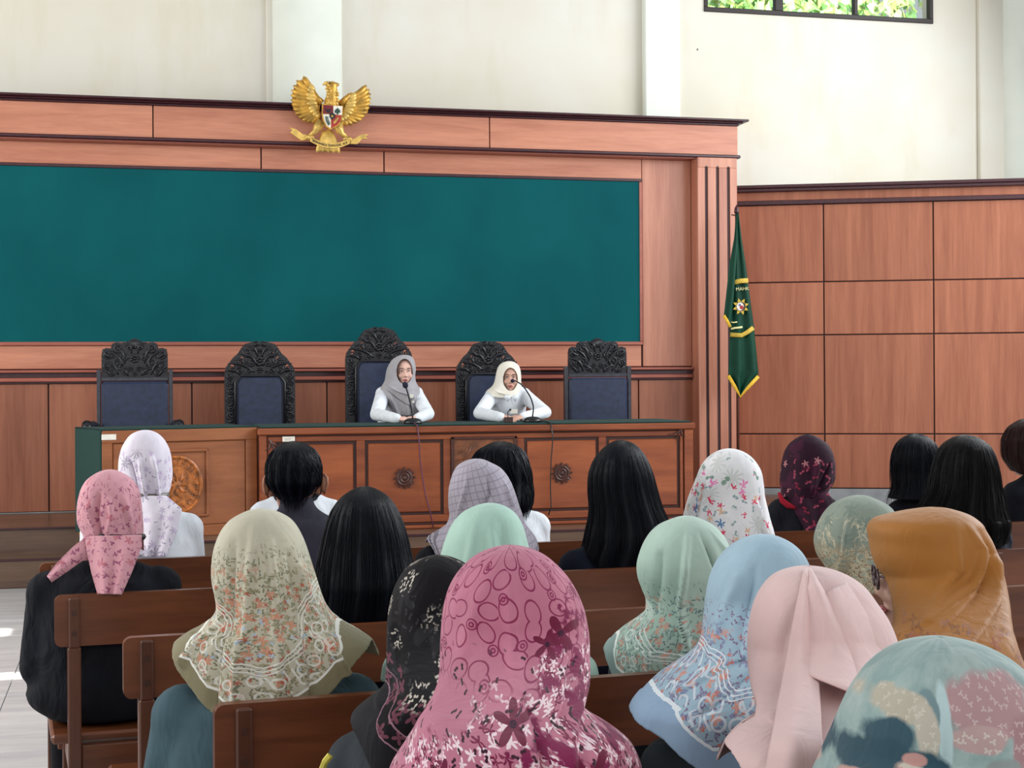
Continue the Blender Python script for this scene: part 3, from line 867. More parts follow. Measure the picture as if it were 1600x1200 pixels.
ROW['E'] = Vector((0.9, 2.22, HB)); ROW['F'] = Vector((0.9, 1.60, HB)); ROW['G'] = Vector((0.9, 0.80, HB))
def row_x(k, u):                  # x where the column u meets the back of a row
    r = ray(u, 600); s = ROW[k]
    return r.x * (s.y - s.x * TB) / (r.y - r.x * TB)
def add_bench(k, xa, xb, label):
    return bench(xa, row_y(k, xa), (xb - xa) / math.cos(BA), label)
xa = row_x('A', 60)
add_bench('A', xa, 1.95, 'teak bench in the foremost row, below the side desk')
add_bench('A', 2.1, 4.6, 'teak bench in the foremost row, under the woman in the maroon scarf')
xa = row_x('B', 83)
add_bench('B', xa, 1.75, 'teak bench under the woman in the rose scarf with a black band')
add_bench('B', 1.9, 4.2, 'teak bench under the woman in the white floral scarf')
xa = row_x('C', 190)
add_bench('C', xa, 1.5, 'teak bench under the black-haired woman behind the man')
add_bench('C', 1.62, 3.4, 'teak bench under the woman in the grey-green scarf with branches')
xa = row_x('D', 332)
add_bench('D', xa, 1.62, 'teak bench under the woman in the olive floral scarf')
add_bench('E', 0.12, 2.1, 'teak bench under the woman in the light blue scarf')
add_bench('F', 0.2, 1.7, 'teak bench under the woman in the pale pink pleated scarf')
add_bench('G', 0.45, 1.7, 'rearmost teak bench, under the woman in the teal scarf')
print('ROWS', {k: tuple(round(c, 2) for c in v) for k, v in ROW.items()})
# ------------------------------------------------------------------ people: body, clothes, scarf and hair builders
def skin(name, c):
    k = NT(name, 0.5, 0, 0.4)
    o = k.obj(); f = k.noise(o, 22, 4)
    k.color(k.mix(k.ramp(f, 0.3, 0.7), rgba(tuple(x * 0.93 for x in c)), rgba(c)))
    k.b.inputs['Subsurface Weight'].default_value = 0.08
    k.b.inputs['Subsurface Radius'].default_value = (0.02, 0.008, 0.004)
    return k.m
M_SKIN = skin('skin', (214, 168, 148))
M_SKIN2 = skin('skin_tan', (172, 120, 96))
def cloth(name, c, rough=0.85, var=0.05, wr=0.25, sheen=0.0):
    k = NT(name, rough, 0, 0.2)
    o = k.obj()
    a = k.noise(k.map(o, (1, 1, 0.55)), 7, 3, 0.5, 1.2); b = k.noise(o, 260, 2)
    k.color(k.mix(k.ramp(a, 0.3, 0.7), rgba(tuple(x * (1 - var * 2) for x in c)), rgba(tuple(min(255, x * (1 + var)) for x in c))))
    k.b.inputs['Sheen Weight'].default_value = sheen
    h = k.math('ADD', k.math('MULTIPLY', a, 1.0), k.math('MULTIPLY', b, 0.02))
    k.bump(h, wr, 0.05)
    return k.m
M_NAVY = cloth('navy_suiting', (17, 20, 36), 0.85, 0.1, 0.5, 0.0)
M_NIGHT = cloth('black_suiting', (19, 20, 28), 0.85, 0.1, 0.6, 0.0)
M_GREYT = cloth('grey_teal_suiting', (66, 88, 97), 0.85, 0.05, 0.3)
M_SLATE = cloth('slate_suiting', (50, 56, 62), 0.85, 0.05, 0.3)
M_CHAR = cloth('charcoal_shirt', (48, 46, 58), 0.85, 0.05, 0.25)
M_WHITE = cloth('white_shirt', (232, 236, 242), 0.8, 0.02, 0.35)
M_DARKT = cloth('dark_trousers', (16, 16, 22), 0.9)
M_EYEW = plain('eye_white', (236, 232, 228), 0.2, 0, 0.01)
M_IRIS = plain('dark_iris', (30, 18, 14), 0.15)
M_BROW = plain('brow_hair', (48, 34, 30), 0.8)
M_LIP = plain('lips', (166, 78, 78), 0.45)

def p_cap(bm, p0, r0, p1, r1, seg=14):
    p0, p1 = Vector(p0), Vector(p1); t = (p1 - p0)
    if t.length < 1e-6: return
    tn = t.normalized(); pts = []; rad = []
    for k in range(5):
        a = math.pi / 2 * (1 - k / 4.0); pts.append(p0 - tn * r0 * math.sin(a)); rad.append(max(r0 * math.cos(a), 0.0008))
    for k in range(1, 5):
        a = math.pi / 2 * k / 4.0; pts.append(p1 + tn * r1 * math.sin(a)); rad.append(max(r1 * math.cos(a), 0.0008))
    pts.insert(5, p1); rad.insert(5, r1)
    bm_tube(bm, pts, rad, seg)
def p_loft(bm, rings, xdir, seg=28):
    """closed loft of elliptical rings: (centre, rx, ry); rings stand square to the path"""
    xdir = Vector(xdir).normalized(); n = len(rings); R_ = []
    for i, (c, rx, ry) in enumerate(rings):
        t = Vector(rings[min(i + 1, n - 1)][0]) - Vector(rings[max(i - 1, 0)][0]); t.normalize()
        yd = t.cross(xdir).normalized()
        R_.append([bm.verts.new(Vector(c) + xdir * rx * math.cos(2 * math.pi * k / seg) + yd * ry * math.sin(2 * math.pi * k / seg)) for k in range(seg)])
    for i in range(n - 1):
        for k in range(seg): bm.faces.new((R_[i][k], R_[i][(k + 1) % seg], R_[i + 1][(k + 1) % seg], R_[i + 1][k]))
    bm.faces.new(R_[0][::-1]); bm.faces.new(R_[-1])
def fuse(bm, voxel, smooth=6, fac=0.5):
    """one continuous skin over all overlapping shapes"""
    fix_normals(bm)
    me = bpy.data.meshes.new('fuse'); bm.to_mesh(me); bm.free()
    o = bpy.data.objects.new('fuse', me); COL.objects.link(o)
    m = o.modifiers.new('r', 'REMESH'); m.mode = 'VOXEL'; m.voxel_size = voxel; m.use_smooth_shade = True
    s = o.modifiers.new('s', 'SMOOTH'); s.factor = fac; s.iterations = smooth
    out = evaluated(o); bpy.data.objects.remove(o); bpy.data.meshes.remove(me)
    out.materials.clear(); out.shade_smooth()
    return out
def head_shapes(bm, H, fine):
    """H: matrix of the head frame (x right, y forward, z up, origin at the middle of the skull)"""
    def E(c, r): bm_ball(bm, H @ Vector(c), r, 3 if fine else 2, H.to_3x3().to_4x4())
    E((0, -0.012, 0.018), (0.073, 0.09, 0.09)); E((0, 0.022, -0.035), (0.059, 0.062, 0.082))
    E((0, 0.036, -0.083), (0.043, 0.043, 0.034)); E((0, 0.068, -0.102), (0.017, 0.013, 0.013))
    E((0, 0.072, 0.022), (0.046, 0.014, 0.012))
    for s in (-1, 1):
        E((s * 0.034, 0.056, -0.036), (0.026, 0.026, 0.024)); E((s * 0.075, -0.006, -0.022), (0.008, 0.02, 0.03)); E((s * 0.011, 0.09, -0.04), (0.0085, 0.01, 0.0075))
    p_cap(bm, H @ Vector((0, 0.08, 0.006)), 0.0065, H @ Vector((0, 0.1, -0.034)), 0.0095, 10)
    E((0, 0.078, -0.07), (0.024, 0.012, 0.012))
def face_parts(root, H, lip=None):
    R3 = H.to_3x3().to_4x4()
    for s in (-1, 1):
        bm = bmesh.new(); c = H @ Vector((s * 0.03, 0.0775, 0.001)); bm_ball(bm, c, (0.0115, 0.0062, 0.0042), 2, R3)
        e = link('eye', bm, M_EYEW, root, smooth=True)
        bm = bmesh.new(); bm_ball(bm, H @ Vector((s * 0.03, 0.0825, 0.0005)), (0.0052, 0.0034, 0.0046), 2, R3); link('iris', bm, M_IRIS, e, smooth=True)
        bm = bmesh.new(); bm_tube(bm, [H @ Vector((s * (0.016 + 0.03 * t), 0.0835 - 0.012 * t * t, 0.0055 + 0.004 * math.sin(math.pi * t) - 0.003 * t)) for t in [j / 6 for j in range(7)]], 0.0017, 5); link('eyelid', bm, M_BROW, e, smooth=True)
        bm = bmesh.new(); bm_tube(bm, [H @ Vector((s * (0.014 + 0.036 * t), 0.0875 - 0.02 * t * t, 0.021 + 0.006 * math.sin(math.pi * min(1, t * 1.1)))) for t in [j / 6 for j in range(7)]], [0.0028, 0.0032, 0.0032, 0.003, 0.0026, 0.002, 0.001], 5); link('eyebrow', bm, M_BROW, root, smooth=True)
    bm = bmesh.new()
    for dz_, r_ in ((0.0035, 0.0042), (-0.0045, 0.0052)):
        bm_tube(bm, [H @ Vector((0.022 * t, 0.0895 - 0.010 * t * t, -0.069 + dz_ * (1 - t * t))) for t in [j / 5 for j in range(-5, 6)]], [r_ * max(0.12, 1 - (j / 5.0) ** 2) for j in range(-5, 6)], 6)
    link('lips', bm, lip or M_LIP, root, smooth=True)
def hand_shapes(bm, w, d, n, side, s=1.0, curl=0.5):
    """w wrist, d direction of the fingers, n direction out of the back of the hand, side +1 when the thumb points along d x n"""
    w, d, n = Vector(w), Vector(d).normalized(), Vector(n).normalized()
    n = (n - d * n.dot(d)).normalized(); x = d.cross(n) * side
    Mx = Matrix((x, d, n)).transposed().to_4x4()
    bm_ball(bm, w + d * 0.045 * s, (0.038 * s, 0.05 * s, 0.016 * s), 2, Mx)
    p_cap(bm, w - d * 0.01, 0.024 * s, w + d * 0.03 * s, 0.024 * s, 10)
    for k, (off, ln) in enumerate(((0.027, 0.066), (0.009, 0.075), (-0.009, 0.07), (-0.027, 0.056))):
        b = w + d * (0.085 - 0.006 * abs(k - 1)) * s + x * off * s
        a1 = curl * 0.6; a2 = curl * 1.5
        d1 = d * math.cos(a1) - n * math.sin(a1); d2 = d * math.cos(a2) - n * math.sin(a2)
        m = b + d1 * ln * 0.5 * s; e = m + d2 * ln * 0.5 * s
        p_cap(bm, b - d * 0.01, 0.0095 * s, m, 0.0085 * s, 8); p_cap(bm, m, 0.0085 * s, e, 0.007 * s, 8)
    b = w + d * 0.03 * s + x * 0.03 * s; m = b + (d * 0.6 + x * 0.8).normalized() * 0.032 * s; e = m + (d * 0.9 + x * 0.25 - n * 0.3).normalized() * 0.03 * s
    p_cap(bm, b, 0.012 * s, m, 0.0105 * s, 8); p_cap(bm, m, 0.0105 * s, e, 0.008 * s, 8)

def figure(name, label, cat_group, pelvis, shoulder, sw, head, hyaw, hpitch, hroll=0.0, byaw=0.0, top_mat=None, leg_mat=None, skin_mat=None, arms=None, fine=False, seat=SEAT, bulk=1.0, cat='person', floor=0.0, head_s=1.0, legs=True, collar=None):
    """seated figure; pelvis (x, y), shoulder (x, y, z) mid point, sw half width over the arms, head = middle of skull"""
    skin_mat = skin_mat or M_SKIN2; top_mat = top_mat or M_NAVY; leg_mat = leg_mat or M_DARKT
    root = empty(name, (pelvis[0], pelvis[1], floor), byaw, label, cat, cat_group)
    B = Matrix.Rotation(byaw, 3, 'Z'); fx = B @ Vector((1, 0, 0)); fy = B @ Vector((0, 1, 0)); up = Vector((0, 0, 1))
    pel = Vector((pelvis[0], pelvis[1], seat + 0.10)); sh = Vector(shoulder); hd = Vector(head)
    H = Matrix.Translation(hd) @ Matrix.Rotation(hyaw, 4, 'Z') @ Matrix.Rotation(-hpitch, 4, 'X') @ Matrix.Rotation(hroll, 4, 'Y') @ Matrix.Diagonal((head_s, head_s, head_s, 1))
    ab = sw - 0.05 * bulk              # arm axis offset
    wk = min(1.45, max(1.0, sw / 0.195))
    def torso(bm, g, top=True):
        L = [(0.0, 0.172, 0.128), (0.18, 0.166, 0.124), (0.42, 0.150, 0.112), (0.68, 0.164, 0.118), (0.86, 0.162, 0.102), (0.98, 0.128, 0.086), (1.06, 0.085, 0.066)]
        lo = pel - up * 0.07
        rings = [(lo - (sh - lo) * 0.0 - up * 0.02, 0.14 * bulk + g, 0.10 * bulk + g)]
        for t, a, b in L:
            c = pel.lerp(sh, t); c = c - fy * 0.02 * math.sin(math.pi * min(1, t))
            rings.append((c, min(a * bulk * wk, sw - 0.045) + g, b * bulk + g))
        p_loft(bm, rings, fx)
        bm_ball(bm, pel - up * 0.01 + fy * 0.01, (0.185 * bulk * (1 + (wk - 1) * 0.5) + g, 0.135 * bulk + g, 0.09 + g), 3, B.to_4x4())
    AP = []
    for s in (-1, 1):
        S0 = sh + fx * s * (ab - 0.012) - up * 0.035
        if arms: el_, wr_ = Vector(arms[s][0]), Vector(arms[s][1])
        else:
            el_ = S0 + fx * s * 0.035 - up * 0.27 + fy * 0.06
            wr_ = pel + fx * s * 0.10 + fy * 0.30 + up * 0.09
            el_.z = max(el_.z, seat + 0.17)
        AP.append((s, S0, el_, wr_))
    def arm(bm, g, hand):
        for s, S0, e_, w_ in AP:
            bm_ball(bm, S0, 0.056 * bulk + g, 2)
            p_cap(bm, S0, 0.05 * bulk + g, e_, 0.041 * bulk + g); p_cap(bm, e_, 0.041 * bulk + g, w_, 0.029 + g)
            p_cap(bm, sh - up * 0.01, 0.05 + g, S0, 0.052 + g); p_cap(bm, sh + up * 0.028, 0.05 + g, S0 - up * 0.005, 0.05 + g)
    def leg(bm, g, feet=True):
        for s in (-1, 1):
            h_ = pel + fx * s * 0.085 + fy * 0.03 - up * 0.012
            k_ = pel + fx * s * 0.10 + fy * 0.37 - up * 0.015
            a_ = k_ + fy * 0.03; a_.z = floor + 0.09
            p_cap(bm, h_, 0.085 * bulk + g, k_, 0.058 + g); p_cap(bm, k_, 0.056 + g, a_, 0.036 + g)
            if feet:
                f_ = a_ + fy * 0.13; f_.z = floor + 0.035; q = a_ - fy * 0.02; q.z = floor + 0.04
                p_cap(bm, q, 0.038 + g, f_, 0.032 + g)
    # the body itself
    bm = bmesh.new()
    torso(bm, 0); arm(bm, 0, True)
    if legs: leg(bm, 0)
    nb = sh + up * 0.02
    p_cap(bm, nb, 0.056, H @ Vector((0, -0.018, -0.06)), 0.05)
    head_shapes(bm, H, fine)
    for s, S0, e_, w_ in AP:
        if arms and len(arms[s]) > 2: hd_, hn, sd_ = arms[s][2:5]; hand_shapes(bm, w_, hd_, hn, sd_, 0.95, arms[s][5] if len(arms[s]) > 5 else 0.5)
        else: hand_shapes(bm, w_, fy - fx * s * 0.15 - up * 0.25, up, -s, 0.95, 0.35)
    me = fuse(bm, 0.0055 if fine else 0.0105, 3 if fine else 2)
    link('body', me, skin_mat, root)
    bm = bmesh.new(); torso(bm, 0.014); arm(bm, 0.011, False)
    if collar: p_cap(bm, nb + up * 0.0, 0.062, nb + (hd - nb).normalized() * 0.055, 0.058)
    link('jacket' if not collar else 'shirt', fuse(bm, 0.012, 5), top_mat, root)
    if legs:
        bm = bmesh.new()
        leg(bm, 0.014, False); bm_ball(bm, pel - up * 0.012 + fy * 0.03, (0.18 * bulk, 0.14 * bulk, 0.088), 2, B.to_4x4())
        link('trousers', fuse(bm, 0.014, 4), leg_mat, root)
    face_parts(root, H)
    return root, H

# ---- scarves and hair described by their outline at their own distance
def pchip(xs, ys, xq):
    xs = np.asarray(xs, float); ys = np.asarray(ys, float); xq = np.clip(xq, xs[0], xs[-1])
    h = np.diff(xs); dl = np.diff(ys) / h; m = np.zeros_like(xs)
    for i in range(1, len(xs) - 1):
        if dl[i - 1] * dl[i] > 0:
            w1 = 2 * h[i] + h[i - 1]; w2 = h[i] + 2 * h[i - 1]
            m[i] = (w1 + w2) / (w1 / dl[i - 1] + w2 / dl[i])
    m[0] = dl[0]; m[-1] = dl[-1]
    i = np.clip(np.searchsorted(xs, xq) - 1, 0, len(xs) - 2); t = (xq - xs[i]) / h[i]
    return (ys[i] * (2 * t ** 3 - 3 * t ** 2 + 1) + m[i] * h[i] * (t ** 3 - 2 * t ** 2 + t) + ys[i + 1] * (-2 * t ** 3 + 3 * t ** 2) + m[i + 1] * h[i] * (t ** 3 - t ** 2))
class Drape:
    """closed surface around a head: outline rows (v, uL, uR) at depth d; d2 is the depth of the lowest row"""
    def __init__(self, sil, d, d2=None, vn=None, depth=1.35, bmax=0.168, vb=None):
        self.sil = sil; self.d = d; self.d2 = d if d2 is None else d2
        self.v = np.array([s[0] for s in sil], float)
        self.uc_ = np.array([(s[1] + s[2]) / 2 for s in sil], float); self.hw_ = np.array([(s[2] - s[1]) / 2 for s in sil], float)
        self.vn = vn if vn is not None else self.v[0] + 0.24 * F / d
        self.vb = max(vb if vb is not None else self.v[-1], self.vn + 1)
        self.depth = depth; self.bmax = bmax
        self.cx = self.uc_[1]
    def dc(self, v):
        t = np.clip((v - self.vn) / (self.vb - self.vn), 0, 1); t = t * t * (3 - 2 * t)
        return self.d + (self.d2 - self.d) * t
    def uc(self, v): return pchip(self.v, self.uc_, v)
    def hw(self, v): return np.sqrt(np.maximum(pchip(self.v, self.hw_ ** 2, v), 0))
    def b(self, v):
        h = self.hw(v) / F * self.dc(v) * self.depth
        return self.bmax * np.tanh(h / self.bmax)
    def pos(self, th, v, off=0.0, fold=0.0):
        """points (arrays) on the surface; th 0 faces the camera, + to the right; off metres outwards"""
        dc = self.dc(v); hw = self.hw(v) * (1 + fold * np.abs(np.cos(th)) ** 0.7); b = self.b(v) * (1 + fold)
        sx = np.sin(th); cy = np.cos(th)
        pw = np.where(self.hw(v) / F * dc > 0.17, 0.8, 0.95)
        sx = np.sign(sx) * np.abs(sx) ** pw; cy2 = np.sign(cy) * np.abs(cy) ** pw
        u = self.uc(v) + hw * sx + off * np.sin(th) * F / dc
        x = (u - 800) / F * dc; y = (HZ - v) / F * dc
        C = np.array(CR)
        P = np.array(EYEV) + x[..., None] * C[:, 0] + y[..., None] * C[:, 1] - dc[..., None] * C[:, 2]
        return P - (b * cy2 + off * np.cos(th))[..., None] * np.array(FWD), u
    def surface(self, hem=None, front=None, nth=150, nv=100, ridges=(), folds=(), face=None, cut=None, thick=0.003, name='scarf', seed=1):
        th = np.linspace(-math.pi, math.pi, nth + 1)[:-1]
        v0, v1 = self.v[0] + 1e-3, self.v[-1]
        vend = np.full(nth, float(v1))
        vv = np.linspace(v0, v1, 260)
        hx = np.array([h[0] for h in hem], float) if hem else None; hv = np.array([h[1] for h in hem], float) if hem else None
        for j, t in enumerate(th):
            if hem and abs(t) < math.pi / 2 + 0.25:
                sx = math.copysign(min(1, abs(math.sin(t))) ** 0.9, math.sin(t))
                u = self.uc(vv) + self.hw(vv) * sx
                lim = np.interp(u, hx, hv)
                bad = np.nonzero(vv > lim)[0]
                if len(bad): vend[j] = vv[max(bad[0], 5)]
            elif front is not None: vend[j] = min(front, v1)
        # soften the step between the rear hem and the front hem
        if hem or front is not None:
            for _ in range(2): vend = np.minimum(vend, (np.roll(vend, 1) + vend * 2 + np.roll(vend, -1)) / 4 + 3)
        s = np.linspace(0, 1, nv) ** 1.35
        V = v0 + (vend[None, :] - v0) * s[:, None]
        T = np.broadcast_to(th[None, :], V.shape)
        rng = np.random.default_rng(seed)
        vr = np.clip((V - self.v[0]) / (F / self.d) / 0.3, 0, 2)      # 0 at the crown, 1 about 30 cm down
        fold = np.zeros_like(V)
        for (n, amp, drift, pw) in folds:
            ph = rng.uniform(0, 6.28)
            fold += 2.0 * amp * np.sin(n * T + ph + drift * vr + 0.8 * np.sin(2 * T + ph)) * vr ** pw
        for (pts, amp, wd) in ridges:                                 # crease along image points (u, v)
            pv = np.array([p[1] for p in pts], float); pu = np.array([p[0] for p in pts], float)
            ur = np.interp(V, pv, pu); u = self.uc(V) + self.hw(V) * np.sin(T)
            g = np.exp(-(((u - ur) / F * self.d) / (wd * 0.72)) ** 2) * (np.cos(T) > 0)
            win = np.clip((V - pv[0]) / 12.0, 0, 1) * np.clip((pv[-1] - V) / 12.0 + 1, 0, 1)
            fold += 2.2 * amp * g * win
        fold = fold * np.clip(vr * 3.5 - 0.2, 0, 1)
        P, U = self.pos(T, V, 0.0, fold)
        sk = np.zeros(V.shape, bool)
        if face is not None:                                          # opening for the face: direction, half width, depth below crown
            fc, fh, z0, z1 = face
            dth = (T - fc + math.pi) % (2 * math.pi) - math.pi
            zz_ = (V - self.v[0]) / F * self.d
            sk |= ((dth / fh) ** 2 + ((zz_ - (z0 + z1) / 2) / ((z1 - z0) / 2)) ** 2) < 1
        if cut is not None:
            sk |= ((((U - cut[0]) / cut[2]) ** 2 + ((V - cut[1]) / cut[3]) ** 2) < 1) & (np.cos(T) > 0)
        hwm = self.hw(V) / F * self.dc(V)
        m_u = T * np.maximum(0.112, hwm * 1.02) + 0.02; m_v = (V - self.v[0]) / F * self.dc(V)
        hem_d = (vend[None, :] - V) / F * self.dc(V)
        xx = (U - self.cx) / F * self.dc(V)
        me = grid_mesh(name, P, np.stack([m_u, m_v], -1), {'hem': hem_d, 'side': xx, 'drop': m_v}, True, skip=sk)
        if thick: solid(me, thick)
        return me
def solid(me, t):
    """give a sheet thickness on its inner side"""
    o = bpy.data.objects.new('solid', me); COL.objects.link(o)
    m = o.modifiers.new('s', 'SOLIDIFY'); m.thickness = t; m.offset = -1.0
    out = evaluated(o); bpy.data.objects.remove(o)
    me.clear_geometry()
    b = bmesh.new(); b.from_mesh(out); b.to_mesh(me); b.free(); bpy.data.meshes.remove(out)
    me.shade_smooth()
def sheet(name, left, right, depth, folds=(), bulge=0.0, nu=26, nv=36, thick=0.003, on=None, lift=0.01):
    """hanging piece of cloth between two edges; edges are (u, v) lists, depth(t) metres along the view axis"""
    def samp(pl, t):
        a = np.array(pl, float); l = np.r_[0, np.cumsum(np.hypot(*np.diff(a, axis=0).T))]; l /= l[-1]
        return np.interp(t, l, a[:, 0]), np.interp(t, l, a[:, 1])
    t = np.linspace(0, 1, nv); s = np.linspace(0, 1, nu)
    lu, lv = samp(left, t); ru, rv = samp(right, t)
    Uu = lu[:, None] + (ru - lu)[:, None] * s[None]; Vv = lv[:, None] + (rv - lv)[:, None] * s[None]
    if on is not None:                # lie on a draped surface
        q = np.clip((Uu - on.uc(Vv)) / np.maximum(on.hw(Vv), 1), -0.96, 0.96)
        D0 = on.dc(Vv) - on.b(Vv) * np.sqrt(1 - q * q) - lift * np.clip(t * 6, 0.15, 1)[:, None]
    else: D0 = np.array([depth(x) for x in t])[:, None]
    D = D0 - bulge * np.sin(math.pi * s)[None]
    for (n, amp, ph) in folds: D = D + amp * np.sin(n * s * 2 * math.pi + ph)[None] * (0.25 + 0.75 * t)[:, None]
    x = (Uu - 800) / F * D; y = (HZ - Vv) / F * D; C = np.array(CR)
    P = np.array(EYEV) + x[..., None] * C[:, 0] + y[..., None] * C[:, 1] - D[..., None] * C[:, 2]
    m_v = (Vv - Vv.min()) / F * D + 0.12; m_u = (Uu - Uu.mean()) / F * D
    hem = np.broadcast_to(((1 - t) * (lv[-1] - lv[0]) / F * D.mean())[:, None], Vv.shape)
    me = grid_mesh(name, P, np.stack([m_u, m_v], -1), {'hem': np.abs(hem), 'side': m_u, 'drop': m_v})
    solid(me, thick)
    return me
def strands(drape, n, v_to, mat, root, spread=0.006, th_rng=(-1.7, 1.7), seed=3, wav=0.0, th0=0.0013, part='strands', vstart=2.0):
    rng = random.Random(seed)
    N = 16
    bm = bmesh.new()
    for i in range(n):
        t0 = rng.uniform(*th_rng); ve = v_to(t0) + rng.uniform(-0.06, 0.04) * F / drape.d
        vs0 = drape.v[0] + vstart + (rng.random() ** 2) * (ve - drape.v[0]) * 0.35
        ph = rng.uniform(0, 6.28); o0 = rng.uniform(0.0, spread); dr = rng.uniform(-0.06, 0.06)
        v = np.linspace(vs0, ve, N); tt = t0 + dr * np.linspace(0, 1, N) + wav * np.sin(np.linspace(0, 9, N) + ph)
        P, _ = drape.pos(tt, np.minimum(v, drape.v[-1]), 0.001 + o0 * np.linspace(0.3, 1, N) + wav * 0.05 * np.cos(np.linspace(0, 9, N) + ph))
        ex = np.maximum(v - drape.v[-1], 0) / F * drape.d2
        P[:, 2] -= ex
        bm_tube(bm, [Vector(p) for p in P], [th0 * (1.0 - 0.75 * k / (N - 1)) for k in range(N)], 3, cap=False)
    return link(part, bm, mat, root, smooth=True)

def hair_mat(name, dark, light, st=1.0):
    k = NT(name, 0.5, 0, 0.13)
    uv = k.uv()
    a = k.noise(k.map(uv, (1, 0.03, 1)), 420, 3, 0.6); c = k.noise(k.map(uv, (1, 0.08, 1)), 60, 3)
    f = k.ramp(k.math('ADD', k.math('MULTIPLY', a, 0.6), k.math('MULTIPLY', c, 0.4)), 0.4, 0.68)
    k.color(k.mix(f, rgba(dark), rgba(light)))
    k.bump(k.math('ADD', a, c), 0.6 * st, 0.01)
    k.b.inputs['Anisotropic'].default_value = 0.6
    return k.m
M_HAIR = hair_mat('black_hair', (3, 4, 9), (12, 15, 30))
M_HAIR2 = hair_mat('red_brown_hair', (20, 8, 9), (52, 22, 20))
M_HAIR3 = hair_mat('brown_black_hair', (4, 3, 5), (14, 10, 13))
# ------------------------------------------------------------------ scarf fabrics
def flower(k, vec, scale, petals, r0, amp=0.35, rnd=1.0, soft=0.03, warp=0.0):
    """petal mask and a random value for each flower cell"""
    v = k.n('ShaderNodeTexVoronoi', voronoi_dimensions='2D', feature='F1')
    if warp:
        nz = k.n('ShaderNodeTexNoise'); nz.inputs['Scale'].default_value = scale * 1.5; k.put(nz.inputs['Vector'], vec)
        vec = k.vmath('ADD', vec, k.vmath('SCALE', k.vmath('SUBTRACT', nz.outputs['Color'], (0.5, 0.5, 0.5)), None, warp / scale))
    k.put(v.inputs['Vector'], vec); v.inputs['Scale'].default_value = scale; v.inputs['Randomness'].default_value = rnd
    sx = k.n('ShaderNodeSeparateColor'); k.put(sx.inputs[0], v.outputs['Color'])
    rnd_v = sx.outputs[0]
    dlt = k.vmath('SUBTRACT', vec, v.outputs['Position'])
    s = k.n('ShaderNodeSeparateXYZ'); k.put(s.inputs[0], dlt)
    ang = k.math('ADD', k.math('ARCTAN2', s.outputs[1], s.outputs[0]), k.math('MULTIPLY', sx.outputs[1], 6.28))
    pet = k.math('ADD', k.math('MULTIPLY', k.math('COSINE', k.math('MULTIPLY', ang, float(petals))), amp), 1 - amp)
    lim = k.math('MULTIPLY', pet, r0)
    dist = v.outputs['Distance']
    m = k.ramp(k.math('SUBTRACT', lim, dist), 0.0, soft)
    return m, rnd_v, dist, lim
def rings(k, vec, scale, r, w, rnd=0.9):
    v = k.n('ShaderNodeTexVoronoi', voronoi_dimensions='2D', feature='F1')
    k.put(v.inputs['Vector'], vec); v.inputs['Scale'].default_value = scale; v.inputs['Randomness'].default_value = rnd
    return k.math('LESS_THAN', k.math('ABSOLUTE', k.math('SUBTRACT', v.outputs['Distance'], r)), w)
def cells(k, vec, scale, lo, hi, rnd=0.8):
    v = k.n('ShaderNodeTexVoronoi', voronoi_dimensions='2D', feature='DISTANCE_TO_EDGE')
    k.put(v.inputs['Vector'], vec); v.inputs['Scale'].default_value = scale; v.inputs['Randomness'].default_value = rnd
    e = v.outputs['Distance']
    return k.math('MULTIPLY', k.math('GREATER_THAN', e, lo), k.math('LESS_THAN', e, hi))
def scarf(name, base, layers=(), border=(), vary=0.05, rough=0.8, trans=0.0, extra=None, sheen=0.12, weave=0.012, base2=None):
    """layers: (scale, petals, radius, colour, drop_from, drop_to, density, warp); border: (from, to, colour) measured from the hem"""
    k = NT(name, rough, 0, 0.2)
    uv = k.uv(); drop = k.attr('drop'); hem = k.attr('hem')
    n0 = k.noise(uv, 9, 3)
    c = k.mix(k.ramp(n0, 0.3, 0.7), rgba(tuple(x * (1 - vary) for x in base)), rgba(tuple(min(255, x * (1 + vary)) for x in base)))
    if base2: c = k.mix(k.ramp(drop, base2[1], base2[2]), c, rgba(base2[0]))
    for i, (sc, pt, r0, col, d0, d1, den, wp) in enumerate(layers):
        m, rv, _, _ = flower(k, k.map(uv, (1, 1, 1), (0.37 * i, 0.61 * i, 0)), sc, pt, r0, 0.45 if pt < 3 else 0.35, 1.0, 0.05, wp)
        clump = k.noise(k.map(uv, (1, 1, 1), (1.3 * i, 0.2, 0)), 11, 2)
        g = k.math('MULTIPLY', m, k.math('LESS_THAN', k.math('MULTIPLY', rv, k.math('ADD', clump, 0.5)), den))
        g = k.math('MULTIPLY', g, k.math('MULTIPLY', k.ramp(drop, d0, d0 + 0.03), k.math('SUBTRACT', 1.0, k.ramp(drop, d1, d1 + 0.02))))
        c = k.mix(g, c, rgba(col))
    if extra: c = extra(k, c, uv, drop, hem)
    for h0, h1, col in border:
        m = k.math('MULTIPLY', k.math('GREATER_THAN', hem, h0), k.math('LESS_THAN', hem, h1))
        c = k.mix(m, c, rgba(col))
    k.color(c)
    k.b.inputs['Sheen Weight'].default_value = sheen if sum(base) > 200 else 0.0
    w = k.noise(k.map(uv, (1, 1, 1)), 900, 2); big = k.noise(k.map(k.obj(), (1, 1, 0.35)), 20, 3, 0.5, 0.8)
    k.bump(k.math('ADD', k.math('MULTIPLY', w, weave), k.math('MULTIPLY', big, 0.6)), 0.4, 0.022)
    return k.m
